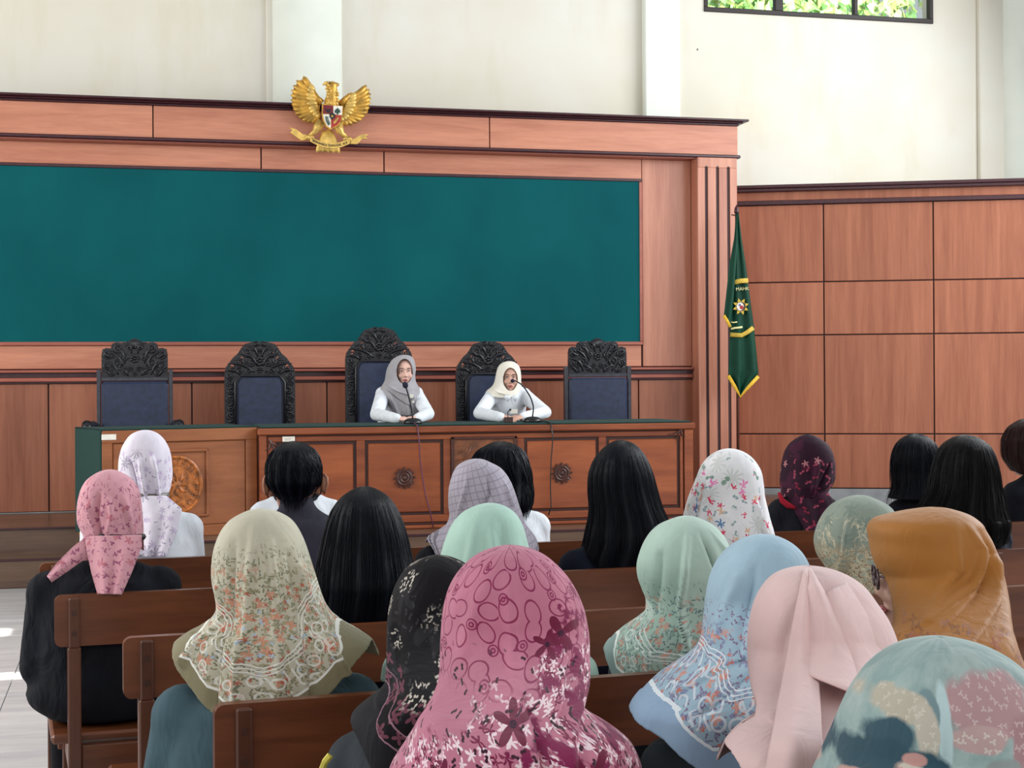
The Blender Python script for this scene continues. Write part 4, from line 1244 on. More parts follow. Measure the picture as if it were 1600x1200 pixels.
def letters(col, lo, hi, scale=27):
    def f(k, c, uv, drop, hem):
        r = rings(k, uv, scale, 0.27, 0.055, 0.55)
        v = k.n('ShaderNodeTexVoronoi', voronoi_dimensions='2D'); k.put(v.inputs['Vector'], k.map(uv, (1, 1, 1), (0.5, 0.3, 0), (0, 0, 0.6))); v.inputs['Scale'].default_value = scale
        s = k.n('ShaderNodeSeparateXYZ'); k.put(s.inputs[0], k.vmath('SUBTRACT', k.map(uv, (1, 1, 1), (0.5, 0.3, 0), (0, 0, 0.6)), v.outputs['Position']))
        bar = k.math('MULTIPLY', k.math('LESS_THAN', k.math('ABSOLUTE', s.outputs[0]), 0.0022), k.math('LESS_THAN', k.math('ABSOLUTE', s.outputs[1]), 0.013))
        m = k.math('MAXIMUM', r, bar)
        band = k.math('MULTIPLY', k.math('GREATER_THAN', hem, lo), k.math('LESS_THAN', hem, hi))
        c2 = k.mix(k.math('MULTIPLY', k.math('MULTIPLY', m, band), 0.6), c, rgba(col))
        for q in (hi + 0.004, hi + 0.012, hi + 0.02):
            c2 = k.mix(k.math('LESS_THAN', k.math('ABSOLUTE', k.math('SUBTRACT', hem, q)), 0.0013), c2, rgba(tuple(x * 0.94 for x in col)))
        return c2
    return f
FM = {}
FM['rose'] = scarf('rose_scarf', (208, 150, 160), [(46, 3, 0.42, (150, 84, 112), 0.02, 9, 0.42, 0.5), (70, 2, 0.4, (172, 110, 132), 0, 9, 0.4, 0.6), (24, 5, 0.36, (188, 112, 124), 0.0, 9, 0.25, 0.6)])
FM['lavender'] = scarf('lavender_white_scarf', (226, 218, 230), [(16, 9, 0.5, (176, 168, 184), 0.06, 9, 0.42, 0.2), (60, 2, 0.4, (150, 142, 166), 0.07, 9, 0.22, 0.5), (24, 6, 0.35, (196, 178, 206), 0.05, 9, 0.5, 0.3)])
OL = [(60, 2, 0.56, (160, 152, 124), 0.10, 9, 0.75, 0.6), (105, 2, 0.5, (118, 120, 98), 0.07, 9, 0.5, 0.6), (95, 2, 0.5, (142, 138, 112), 0.05, 9, 0.3, 0.6), (40, 5, 0.46, (200, 142, 116), 0.10, 9, 0.36, 0.7), (75, 5, 0.44, (176, 98, 78), 0.11, 9, 0.26, 0.6), (66, 4, 0.36, (170, 186, 202), 0.16, 9, 0.16, 0.4)]
FM['olive'] = scarf('olive_floral_scarf', (190, 184, 164), OL, [(0.0, 0.042, (134, 126, 98)), (0.042, 0.048, (236, 234, 226))], extra=letters((240, 238, 230), 0.055, 0.115))
LG = [(62, 2, 0.54, (140, 160, 150), 0.16, 9, 0.7, 0.6), (100, 2, 0.48, (104, 124, 128), 0.13, 9, 0.45, 0.6), (42, 5, 0.44, (208, 158, 140), 0.16, 9, 0.4, 0.7), (80, 5, 0.4, (196, 122, 104), 0.18, 9, 0.2, 0.6)]
FM['ltgreen'] = scarf('pale_green_floral_scarf', (172, 194, 182), LG, [(0.0, 0.035, (140, 160, 156)), (0.035, 0.041, (236, 240, 236))], extra=letters((240, 244, 240), 0.05, 0.10))
BL = [(60, 2, 0.54, (134, 142, 172), 0.14, 9, 0.7, 0.6), (100, 2, 0.48, (126, 106, 134), 0.11, 9, 0.5, 0.6), (42, 5, 0.46, (204, 146, 132), 0.15, 9, 0.4, 0.7), (76, 5, 0.42, (196, 112, 96), 0.16, 9, 0.22, 0.6)]
FM['blue'] = scarf('light_blue_floral_scarf', (156, 182, 198), BL, [(0.0, 0.045, (146, 172, 200)), (0.045, 0.051, (226, 234, 240))], extra=letters((232, 236, 242), 0.058, 0.12))
FM['mint'] = scarf('mint_scarf', (168, 200, 186), weave=0.02)
def check(k, c, uv, drop, hem):
    w = k.n('ShaderNodeSeparateXYZ'); k.put(w.inputs[0], k.map(uv, (1, 1, 1), (0, 0, 0), (0, 0, 0.18)))
    l = None
    for s_ in (0, 1):
        q = k.math('ABSOLUTE', k.math('SUBTRACT', k.math('FRACT', k.math('MULTIPLY', w.outputs[s_], 44.0)), 0.5))
        m = k.math('LESS_THAN', q, 0.06); l = m if l is None else k.math('MAXIMUM', l, m)
    return k.mix(k.math('MULTIPLY', l, 0.6), c, rgba((112, 104, 118)))
FM['check'] = scarf('grey_checked_scarf', (172, 164, 176), extra=check, border=[(0.004, 0.008, (86, 80, 92)), (0.014, 0.024, (120, 112, 122))])
FM['wfloral'] = scarf('white_floral_scarf', (226, 224, 226), [(12, 11, 0.5, (206, 208, 206), 0.0, 9, 0.5, 0.3), (17, 2, 0.34, (132, 156, 142), 0.015, 0.16, 0.3, 0.3), (30, 2, 0.36, (150, 168, 170), 0.0, 9, 0.22, 0.4), (19, 5, 0.36, (236, 130, 184), 0.05, 9, 0.2, 0.7), (26, 5, 0.38, (214, 62, 96), 0.07, 9, 0.2, 0.8), (24, 5, 0.36, (218, 176, 146), 0.09, 9, 0.24, 0.7), (20, 6, 0.34, (82, 124, 168), 0.15, 9, 0.24, 0.6)])
FM['maroon'] = scarf('maroon_floral_scarf', (42, 14, 32), [(9, 3, 0.5, (60, 20, 42), 0, 9, 0.7, 0.8), (20, 5, 0.34, (176, 116, 120), 0.04, 9, 0.2, 0.3), (34, 2, 0.44, (146, 62, 84), 0.08, 9, 0.34, 0.3), (30, 2, 0.4, (120, 30, 54), 0.12, 9, 0.3, 0.5)])
FM['black'] = scarf('black_patterned_scarf', (19, 15, 19), [(9, 5, 0.42, (36, 34, 38), 0.03, 9, 0.5, 0.5), (60, 2, 0.42, (52, 50, 54), 0.05, 9, 0.28, 0.4)], border=[(0.0, 0.07, (26, 24, 29)), (0.07, 0.073, (150, 110, 124)), (0.1, 0.103, (150, 110, 124))],
    extra=lambda k, c, uv, drop, hem: k.mix(k.math('MULTIPLY', k.math('MULTIPLY', flower(k, uv, 11, 2, 0.5, 0.3, 1.0, 0.05, 0.3)[0], k.ramp(k.noise(uv, 8, 2), 0.5, 0.56)), flower(k, uv, 95, 2, 0.52, 0.4, 1.0, 0.1, 0.4)[0]), k.mix(k.math('MULTIPLY', k.math('LESS_THAN', hem, 0.15), flower(k, uv, 40, 4, 0.5)[0]), c, rgba((112, 64, 78))), rgba((206, 196, 184))))
def ovals(k, vec, scale, a, b, w, rnd=0.62):
    v = k.n('ShaderNodeTexVoronoi', voronoi_dimensions='2D', feature='F1')
    k.put(v.inputs['Vector'], vec); v.inputs['Scale'].default_value = scale; v.inputs['Randomness'].default_value = rnd
    sc_ = k.n('ShaderNodeSeparateColor'); k.put(sc_.inputs[0], v.outputs['Color'])
    q = k.n('ShaderNodeVectorRotate', rotation_type='Z_AXIS')
    k.put(q.inputs['Vector'], k.vmath('SUBTRACT', vec, v.outputs['Position'])); k.put(q.inputs['Angle'], k.math('MULTIPLY', sc_.outputs[0], 3.14))
    e = k.vmath('LENGTH', k.map(q.outputs[0], (scale / a, scale / b, 0)))
    return k.math('LESS_THAN', k.math('ABSOLUTE', k.math('SUBTRACT', e, 1.0)), w)
def pinkx(k, c, uv, drop, hem):
    side = k.attr('side')
    ov = ovals(k, uv, 27, 0.47, 0.33, 0.09)
    rg = k.math('MAXIMUM', rings(k, uv, 17, 0.13, 0.02), rings(k, uv, 17, 0.05, 0.022))
    up_ = k.math('SUBTRACT', 1.0, k.ramp(k.math('ADD', drop, k.math('MULTIPLY', k.noise(uv, 14, 3), 0.14)), 0.25, 0.28))
    c = k.mix(k.math('MULTIPLY', k.math('MAXIMUM', ov, rg), up_), c, rgba((132, 44, 80)))
    low = k.math('ADD', k.math('MULTIPLY', drop, 1.0), k.math('MULTIPLY', side, 0.5))
    nz = k.math('MULTIPLY', k.math('SUBTRACT', k.noise(uv, 20, 4), 0.5), 0.2)
    bl = k.ramp(k.math('ADD', low, nz), 0.185, 0.2)
    m1, rv, _, _ = flower(k, uv, 70, 5, 0.6, 0.35, 1.0, 0.05, 0.4)
    c = k.mix(k.math('MULTIPLY', bl, k.math('MULTIPLY', m1, k.math('LESS_THAN', rv, 0.75))), c, rgba((232, 208, 214)))
    m2, rv2, _, _ = flower(k, k.map(uv, (1, 1, 1), (0.3, 0.7, 0)), 58, 5, 0.5, 0.4, 1.0, 0.05, 0.9)
    c = k.mix(k.math('MULTIPLY', bl, k.math('MULTIPLY', m2, k.math('LESS_THAN', rv2, 0.5))), c, rgba((118, 28, 66)))
    bk = k.math('MULTIPLY', k.ramp(k.math('ADD', k.math('ADD', k.math('MULTIPLY', drop, 0.35), k.math('MULTIPLY', side, 0.9)), k.math('MULTIPLY', nz, 0.7)), 0.10, 0.11), k.ramp(k.noise(k.map(uv, (1, 1, 1), (3, 1, 0)), 26, 4, 0.6), 0.52, 0.56))
    c = k.mix(bk, c, rgba((124, 32, 74)))
    m3, rv3, _, _ = flower(k, k.map(uv, (1, 1, 1), (0.9, 0.2, 0)), 17, 5, 0.42, 0.3)
    c = k.mix(k.math('MULTIPLY', k.ramp(low, 0.2, 0.22), k.math('MULTIPLY', m3, k.math('LESS_THAN', rv3, 0.3))), c, rgba((112, 24, 60)))
    # one large dark bloom on its stalk in the middle of the back
    for (fx_, fy_, fr, npet, ph) in ((0.004, 0.225, 0.028, 5, 0.3), (0.105, 0.29, 0.034, 5, 1.0), (0.075, 0.12, 0.03, 4, 0.5), (0.055, 0.135, 0.024, 5, 0.1), (-0.085, 0.285, 0.02, 5, 0.2)):
        dx_ = k.math('SUBTRACT', side, fx_); dy_ = k.math('SUBTRACT', drop, fy_)
        rr = k.math('SQRT', k.math('ADD', k.math('MULTIPLY', dx_, dx_), k.math('MULTIPLY', dy_, dy_)))
        an = k.math('ADD', k.math('ARCTAN2', dy_, dx_), ph)
        lim = k.math('MULTIPLY', k.math('ADD', k.math('MULTIPLY', k.math('COSINE', k.math('MULTIPLY', an, float(npet))), 0.38), 0.62), fr)
        c = k.mix(k.math('LESS_THAN', rr, lim), c, rgba((108, 26, 58)))
        c = k.mix(k.math('LESS_THAN', rr, fr * 0.16), c, rgba((60, 16, 44)))
    m4, rv4, _, _ = flower(k, k.map(uv, (1, 1, 1), (0.1, 0.4, 0)), 85, 2, 0.4)
    c = k.mix(k.math('MULTIPLY', k.ramp(drop, 0.13, 0.15), k.math('MULTIPLY', m4, k.math('LESS_THAN', rv4, 0.22))), c, rgba((56, 22, 40)))
    return c
FM['pink'] = scarf('pink_oval_print_scarf', (184, 112, 134), extra=pinkx)
FM['palepink'] = scarf('pale_pink_scarf', (214, 184, 182), vary=0.025, weave=0.03)
def mustardx(k, c, uv, drop, hem):
    low = k.ramp(k.math('ADD', drop, k.math('MULTIPLY', k.math('SUBTRACT', k.noise(uv, 18, 3), 0.5), 0.14)), 0.19, 0.24)
    for sc, pt, r0, col, den in ((44, 3, 0.46, (120, 74, 46), 0.55), (30, 5, 0.42, (150, 84, 62), 0.4), (24, 5, 0.32, (150, 112, 116), 0.25), (64, 2, 0.42, (128, 82, 46), 0.5)):
        m, rv, _, _ = flower(k, k.map(uv, (1, 1, 1), (sc * 0.01, 0.3, 0)), sc, pt, r0, 0.4, 1.0, 0.05, 0.5)
        c = k.mix(k.math('MULTIPLY', low, k.math('MULTIPLY', m, k.math('LESS_THAN', rv, den))), c, rgba(col))
    return c
FM['mustard'] = scarf('mustard_scarf', (160, 104, 44), extra=mustardx, rough=0.6, vary=0.03)
def branchx(k, c, uv, drop, hem):
    n1 = k.noise(k.map(uv, (1, 0.45, 1)), 18, 4, 0.6, 1.5)
    vein = k.math('LESS_THAN', k.math('ABSOLUTE', k.math('SUBTRACT', n1, 0.5)), 0.012)
    c = k.mix(k.math('MULTIPLY', vein, k.ramp(drop, 0.05, 0.08)), c, rgba((196, 186, 160)))
    n2 = k.noise(k.map(uv, (1, 1.6, 1)), 30, 4, 0.6, 1.0)
    low = k.ramp(drop, 0.13, 0.16)
    c = k.mix(k.math('MULTIPLY', low, k.ramp(n2, 0.42, 0.5)), c, rgba((176, 164, 138)))
    c = k.mix(k.math('MULTIPLY', low, k.math('LESS_THAN', k.math('ABSOLUTE', k.math('SUBTRACT', n2, 0.55)), 0.02)), c, rgba((112, 96, 80)))
    return c
FM['greygreen'] = scarf('grey_green_branch_scarf', (134, 144, 132), [(15, 7, 0.45, (120, 132, 122), 0, 0.12, 0.5, 0.4)], extra=branchx)
def tealx(k, c, uv, drop, hem):
    w = k.vmath('ADD', uv, k.vmath('SCALE', k.vmath('SUBTRACT', k.n('ShaderNodeTexNoise').outputs['Color'], (0.5, 0.5, 0.5)), None, 0.0))
    side = k.attr('side')
    n1 = k.noise(k.map(uv, (1, 1, 1), (0.2, 0.9, 0)), 9, 3, 0.5)
    def blob(cx, cy, rx_, ry_, col, c, dots=None, wob=0.6):
        e = k.math('ADD', k.math('POWER', k.math('ABSOLUTE', k.math('DIVIDE', k.math('SUBTRACT', side, cx), rx_)), 2.0), k.math('POWER', k.math('ABSOLUTE', k.math('DIVIDE', k.math('SUBTRACT', drop, cy), ry_)), 2.0))
        e = k.math('ADD', e, k.math('MULTIPLY', k.math('SUBTRACT', k.noise(uv, 26, 3), 0.5), wob * 2.4))
        m = k.math('SUBTRACT', 1.0, k.ramp(e, 0.75, 1.15))
        cc = rgba(col)
        if dots:
            d_, rv, _, _ = flower(k, uv, 95, 3, 0.34)
            cc = k.mix(d_, rgba(col), rgba(dots))
        return k.mix(m, c, cc)
    mo = k.noise(k.map(uv, (1, 1, 1), (4, 2, 0)), 22, 5, 0.65)
    c = k.mix(k.ramp(mo, 0.4, 0.7), c, rgba((164, 178, 174)))
    c = blob(0.02, 0.055, 0.05, 0.034, (168, 134, 136), c, (188, 164, 162), 0.8)
    c = blob(0.058, 0.10, 0.022, 0.045, (160, 124, 128), c, (186, 160, 160), 0.8)
    c = blob(0.005, 0.085, 0.03, 0.014, (176, 148, 146), c, (196, 180, 174), 0.9)
    c = blob(-0.028, 0.075, 0.008, 0.045, (176, 196, 198), c, None, 0.5)
    c = blob(-0.042, 0.06, 0.010, 0.022, (112, 134, 138), c, None, 0.8)
    c = blob(-0.068, 0.058, 0.026, 0.018, (176, 168, 152), c, (190, 184, 170), 1.0)
    c = blob(-0.046, 0.085, 0.012, 0.03, (182, 174, 160), c, (196, 190, 176), 0.9)
    c = blob(-0.078, 0.09, 0.024, 0.022, (52, 80, 92), c, None, 0.9)
    c = blob(-0.082, 0.118, 0.05, 0.026, (46, 74, 86), c, None, 0.8)
    c = blob(-0.052, 0.13, 0.03, 0.034, (48, 76, 88), c, None, 0.8)
    c = blob(-0.066, 0.128, 0.016, 0.018, (190, 180, 166), c, (186, 144, 138), 0.9)
    c = blob(-0.06, 0.108, 0.012, 0.008, (182, 138, 132), c, None, 0.9)
    c = blob(0.015, 0.142, 0.022, 0.012, (44, 70, 86), c, None, 0.6)
    c = blob(-0.112, 0.138, 0.018, 0.01, (186, 148, 138), c, None, 0.9)
    c = blob(0.03, 0.12, 0.022, 0.018, (138, 146, 144), c, None, 0.7)
    return c
FM['teal'] = scarf('teal_patchwork_scarf', (128, 150, 148), extra=tealx, vary=0.08)
FM['greyplain'] = scarf('grey_scarf', (164, 160, 164), vary=0.04)
FM['cream'] = scarf('cream_scarf', (232, 226, 212), vary=0.02)
M_BAND = plain('black_band', (24, 24, 26), 0.6)
M_BUCKLE = plain('belt_buckle', (120, 116, 110), 0.3, 0.8)

# ------------------------------------------------------------------ the audience
PEOPLE = []
def head_d(row, u):
    """distance of a head above the seat of a row in image column u"""
    r = ray(u, 600); s = ROW[row]
    k = (s.y + 0.20 - s.x * TB) / (r.y - r.x * TB)
    return k
def sitter(label, row, u, vtop, d=None, mat='rose', sil=None, hem=None, front=None, ridges=(), folds=(), jacket=None, sh=None, dsh=None, hair=None, hyaw=0.0, hpitch=0.05, hroll=0.0, face=True, gap=0.022, bulk=1.0, headu=None, group='people seated on the benches', name='person', nth=150, nv=100, pel_u=None, collar=None, skin_mat=None, byaw=BA, head_s=1.0, vn=None, bmax=0.168, legs=True, seed=1, pelx=None, leg_mat=None, scarf_name='headscarf'):
    d = d or head_d(row, u)
    dsh = dsh or d - 0.02
    px_m = d / F
    hz = pd(u, vtop, d).z - gap
    hu = headu or u
    hc = pd(hu, vtop, d + 0.012); hc.z = hz - 0.108 * head_s
    s = sh or (u - 0.2 / px_m, u + 0.2 / px_m, vtop + 0.33 / px_m)
    smid = pd((s[0] + s[1]) / 2, s[2], dsh); sw = (s[1] - s[0]) / 2 / F * dsh
    pex = pelx if pelx is not None else smid.x
    pey = row_y(row, pex) + 0.036 + 0.15 * bulk + 0.012
    root, H = figure(name, label, group, (pex, pey), smid, sw, hc, hyaw, hpitch, hroll, byaw, jacket, leg_mat, skin_mat, bulk=bulk, head_s=head_s, legs=legs, collar=collar)
    D = None
    if sil:
        lean_ = d - dsh >= 0.1
        if not lean_: bmax = min(bmax, 0.15)
        D = Drape(sil, d, dsh - (0.012 if not lean_ else 0.075), vn=vn if vn is not None else vtop + (0.15 if d - dsh < 0.1 else 0.11) / px_m, bmax=bmax, vb=s[2] - (0.03 if d - dsh < 0.1 else 0.07) / px_m, depth=1.5 if hair else 1.35)
        if hair is None:
            fd = math.pi + YAW + hyaw if face is True else face
            me = D.surface(hem, front, nth, nv, ridges, folds, (fd, 0.62, 0.055, 0.235) if face is not None else None, name=scarf_name, seed=seed)
            link(scarf_name, me, FM[mat], root)
    PEOPLE.append((label, root, H, D, d))
    return root, H, D, d
def hairdo(root, D, mat, v_hem, front_v, n=260, wav=0.0, spread=0.006, th_rng=(-1.9, 1.9), seed=3, folds=((11, 0.012, 0.5, 1.0), (23, 0.006, 0.3, 1.0)), face_dir=None, fh=0.95, th0=0.0013):
    hem = [(0, v_hem), (1600, v_hem)] if not isinstance(v_hem, list) else v_hem
    me = D.surface(hem, front_v, 150, 90, (), folds, (face_dir if face_dir is not None else math.pi + YAW, fh, 0.045, 0.5), thick=0.004, name='hair', seed=seed)
    h = link('hair', me, mat, root)
    hx = [p[0] for p in hem]; hv = [p[1] for p in hem]
    def vt(t): return float(np.interp(D.uc_[len(D.uc_) // 2] + D.hw_.max() * math.sin(t), hx, hv))
    if n: strands(D, n, vt, mat, h, spread, th_rng, seed, wav, th0)
    return h
def tail(root, left, right, d0, d1, mat, name='scarf_tail', **kw):
    """loose end of a scarf; d0 and d1 are its depths at the top and the bottom"""
    return link(name, sheet(name, left, right, lambda t: d0 + (d1 - d0) * t, **kw), FM[mat], root)
# ---- foremost row
r, H, D, d = sitter('woman in a lavender-white scarf tied with a buckled belt, white shirt', 'A', 227, 673, mat='lavender',
    sil=[(673, 226, 228), (680, 206, 247), (690, 198, 256), (705, 191, 263), (722, 188, 266), (742, 187, 267), (756, 191, 265), (766, 203, 263), (774, 212, 259), (782, 210, 258), (800, 205, 265)], front=800, hem=[(0, 776), (1600, 776)],
    ridges=[([(228, 712), (232, 740), (236, 772)], 0.10, 0.006), ([(244, 705), (250, 740), (252, 772)], 0.10, 0.006), ([(214, 715), (222, 745), (226, 772)], -0.12, 0.008)], jacket=M_WHITE, sh=(128, 317, 815))
tail(r, [(214, 776), (212, 800), (214, 830), (218, 870)], [(259, 775), (284, 796), (276, 830), (258, 870)], d - 0.11, d - 0.20, 'lavender', folds=((2, 0.012, 0.4),), bulge=0.015)
tail(r, [(212, 776), (200, 800), (196, 830), (200, 868)], [(236, 777), (240, 800), (238, 830), (236, 868)], d - 0.10, d - 0.185, 'lavender', folds=((1, 0.01, 0.4),), bulge=0.01)
bm = bmesh.new()
P, _ = D.pos(np.linspace(-1.6, 1.6, 24), np.full(24, 772.0), 0.008); bm_tube(bm, [Vector(p) for p in P], 0.007, 6); link('belt', bm, M_BUCKLE, r, smooth=True)

r, H, D, d = sitter('person in a white shirt seated just ahead of the man in charcoal', 'A', 463, 712, jacket=M_WHITE, sh=(388, 540, 792), hair='s', gap=0.02, collar=True,
    sil=[(710, 462, 464), (718, 443, 483), (730, 430, 496), (750, 424, 502), (770, 426, 500), (785, 436, 490)])
hairdo(r, D, M_HAIR, 780, 735, 160, fh=1.0)

r, H, D, d = sitter('woman with shoulder-length curly black hair and a white shirt', 'A', 783, 692, jacket=M_WHITE, sh=(706, 863, 812), hair='c', gap=0.035,
    sil=[(691, 782, 784), (697, 760, 806), (707, 746, 817), (722, 738, 824), (742, 735, 828), (765, 736, 830), (785, 742, 829), (803, 752, 822)])
hairdo(r, D, M_HAIR, [(735, 795), (800, 803), (830, 796)], 790, 420, 0.05, 0.012, folds=((9, 0.03, 2.5, 0.6), (17, 0.02, 4.0, 0.8)), th0=0.0022)

r, H, D, d = sitter('woman in a maroon floral scarf gathered over one shoulder, navy jacket', 'A', 1262, 680, mat='maroon', jacket=M_NIGHT, sh=(1194, 1318, 788),
    sil=[(680, 1261, 1263), (686, 1245, 1280), (695, 1234, 1292), (710, 1226, 1300), (728, 1222, 1303), (746, 1220, 1303), (757, 1220, 1299), (765, 1222, 1293), (775, 1222, 1290), (790, 1215, 1300)], hem=[(0, 775), (1600, 775)], front=800,
    ridges=[([(1270, 715), (1262, 760)], 0.08, 0.01), ([(1290, 720), (1268, 768)], -0.08, 0.01)], folds=((7, 0.02, 1.0, 1.0),))
tail(r, [(1230, 764), (1232, 780), (1242, 800), (1262, 838)], [(1290, 764), (1303, 785), (1312, 800), (1296, 838)], d - 0.10, d - 0.19, 'maroon', folds=((2, 0.012, 1.0),), bulge=0.015)
M_RED = cloth('red_lining', (150, 26, 44))
bm = bmesh.new(); bm_tube(bm, [pd(1217, 770, d - 0.12), pd(1222, 782, d - 0.135), pd(1232, 790, d - 0.14), pd(1243, 794, d - 0.14)], [0.006, 0.012, 0.013, 0.006], 8, flat=(FWD, 0.4)); link('scarf_edge', bm, M_RED, r, smooth=True)

r, H, D, d = sitter('woman with collar-length straight black hair beside the long-haired woman', 'A', 1431, 680, jacket=M_NIGHT, sh=(1380, 1490, 790), hair='m', gap=0.03,
    sil=[(679, 1430, 1432), (685, 1412, 1450), (695, 1402, 1460), (712, 1396, 1466), (735, 1395, 1468), (760, 1396, 1468), (777, 1390, 1467), (784, 1388, 1466)])
hairdo(r, D, M_HAIR, 778, 770, 360, 0.02, 0.012)

r, H, D, d = sitter('person with short reddish-brown hair and a dark jacket', 'A', 1606, 656, jacket=M_NIGHT, sh=(1560, 1690, 760), hair='r', gap=0.03, hyaw=0.25,
    sil=[(655, 1606, 1608), (661, 1588, 1628), (672, 1575, 1640), (690, 1568, 1647), (710, 1568, 1646), (728, 1577, 1640), (742, 1588, 1630)])
hairdo(r, D, M_HAIR2, [(1568, 728), (1600, 744), (1640, 735)], 700, 200, 0.03, 0.008, face_dir=math.pi + YAW + 0.25)

# ---- second row
r, H, D, d = sitter('woman in a rose scarf tied at the nape with a black band, black top', 'B', 171, 735, mat='rose', jacket=M_NIGHT, sh=(46, 282, 905), bulk=1.12,
    sil=[(735, 170, 172), (742, 149, 192), (753, 136, 206), (770, 128, 215), (790, 124, 218), (812, 124, 220), (828, 130, 221), (836, 134, 221), (846, 132, 221), (862, 130, 222)], hem=[(0, 840), (1600, 840)], front=870,
    ridges=[([(170, 760), (165, 800), (170, 834)], -0.10, 0.012), ([(182, 770), (186, 800), (180, 834)], 0.08, 0.007), ([(200, 765), (208, 800), (214, 834)], 0.06, 0.008), ([(150, 780), (158, 810), (166, 834)], 0.05, 0.008)])
tail(r, [(133, 838), (136, 860), (143, 895), (152, 928)], [(221, 836), (221, 855), (206, 892), (189, 929)], d - 0.115, d - 0.19, 'rose', folds=((2, 0.012, 0.8),), bulge=0.02)
tail(r, [(140, 834), (112, 856), (90, 878), (73, 900)], [(150, 874), (128, 876), (104, 893), (80, 909)], d - 0.10, d - 0.165, 'rose', folds=((1, 0.005, 0.8),), bulge=0.004)
bm = bmesh.new(); P, _ = D.pos(np.linspace(-0.15, 1.5, 16), np.linspace(833, 838, 16), 0.008); bm_tube(bm, [Vector(p) for p in P], 0.010, 6, flat=(FWD, 0.5)); link('hair_band', bm, M_BAND, r, smooth=True)

r, H, D, d = sitter('man with short black hair and a charcoal collared shirt', 'B', 460, 692, jacket=M_CHAR, sh=(384, 548, 824), hair='s', gap=0.016, collar=True, bulk=1.05, head_s=1.04,
    sil=[(691, 458, 460), (696, 441, 478), (704, 429, 490), (716, 421, 497), (732, 418, 500), (750, 418, 500), (762, 424, 495), (774, 433, 489), (790, 440, 482)])
hairdo(r, D, M_HAIR, [(412, 742), (422, 756), (432, 772), (444, 780), (474, 780), (488, 770), (497, 756), (506, 742)], 722, 900, 0.04, 0.006, fh=1.05, folds=((13, 0.02, 1.5, 0.3), (29, 0.01, 1.0, 0.3)), th0=0.0017)
for s_ in (-1, 1):
    bm = bmesh.new(); c = H @ Vector((s_ * 0.090, -0.012, -0.006)); bm_ball(bm, c, (0.012, 0.018, 0.034), 2); bm_tube(bm, [c + Vector((0, -0.006, 0.03)), c + Vector((s_ * 0.008, -0.018, 0.02)), c + Vector((s_ * 0.009, -0.02, 0.0)), c + Vector((s_ * 0.004, -0.012, -0.02)), c + Vector((0, -0.004, -0.032))], 0.0042, 6)
    link('ear', bm, M_SKIN2, r, smooth=True)

r, H, D, d = sitter('woman in a grey checked scarf over a dark jacket', 'B', 752, 718, mat='check', jacket=M_NIGHT, sh=(645, 842, 862),
    sil=[(718, 744, 746), (723, 724, 764), (732, 713, 781), (748, 706, 794), (768, 702, 803), (790, 702, 810), (808, 703, 816), (822, 697, 822), (832, 680, 830), (845, 664, 838), (880, 655, 845)],
    hem=[(640, 830), (668, 836), (692, 868), (720, 900), (800, 895), (835, 868), (850, 840)], front=850,
    ridges=[([(735, 735), (728, 770), (716, 815)], 0.05, 0.008), ([(760, 730), (765, 770), (740, 820)], -0.06, 0.01), ([(785, 745), (800, 790), (790, 830)], 0.05, 0.008)], folds=((8, 0.012, 1.5, 1.0),))

r, H, D, d = sitter('woman with very long straight black hair and a navy jacket facing the desk', 'B', 973, 690, jacket=M_NAVY, sh=(868, 1060, 868), hair='l', gap=0.035,
    sil=[(689, 969, 971), (695, 952, 990), (705, 940, 1001), (720, 929, 1010), (740, 922, 1018), (765, 921, 1024), (790, 923, 1031), (815, 921, 1042), (840, 916, 1050), (870, 908, 1044), (905, 905, 1036)])
hairdo(r, D, M_HAIR, [(900, 880), (935, 893), (980, 890), (1020, 872), (1050, 840)], 860, 620, 0.012, 0.010)

r, H, D, d = sitter('woman in a white scarf printed with pink flowers', 'B', 1139, 702, mat='wfloral', jacket=M_NAVY, sh=(1050, 1228, 862),
    sil=[(702, 1139, 1141), (708, 1118, 1163), (718, 1105, 1176), (735, 1094, 1187), (755, 1086, 1191), (780, 1076, 1194), (805, 1069, 1200), (830, 1066, 1207), (860, 1060, 1214), (900, 1055, 1222)], hem=[(1000, 880), (1300, 880)], front=860,
    ridges=[([(1105, 745), (1092, 800), (1085, 860)], 0.07, 0.010), ([(1172, 780), (1180, 820), (1196, 850)], 0.08, 0.008), ([(1180, 770), (1190, 820), (1205, 850)], -0.06, 0.01)], folds=((7, 0.01, 1.0, 1.2),))

r, H, D, d = sitter('woman with long loose brown-black hair and a navy jacket near the side wall', 'B', 1508, 682, jacket=M_NAVY, sh=(1420, 1590, 832), hair='l', gap=0.04,
    sil=[(681, 1507, 1509), (687, 1487, 1530), (697, 1474, 1543), (713, 1465, 1551), (735, 1459, 1557), (765, 1453, 1561), (790, 1440, 1566), (820, 1428, 1572), (860, 1430, 1566)])
hairdo(r, D, M_HAIR3, [(1425, 838), (1460, 862), (1510, 868), (1550, 855), (1575, 832)], 830, 560, 0.02, 0.012)

# ---- third row
r, H, D, d = sitter('woman with long straight black hair and a navy jacket, behind the man', 'C', 567, 763, jacket=M_NAVY, sh=(462, 668, 935), hair='l', gap=0.035,
    sil=[(762, 569, 571), (769, 548, 592), (780, 533, 607), (797, 521, 618), (820, 512, 628), (850, 505, 636), (880, 499, 642), (910, 495, 645), (945, 492, 640), (990, 494, 630)])
hairdo(r, D, M_HAIR, [(480, 975), (560, 985), (650, 960)], 930, 640, 0.012, 0.010)

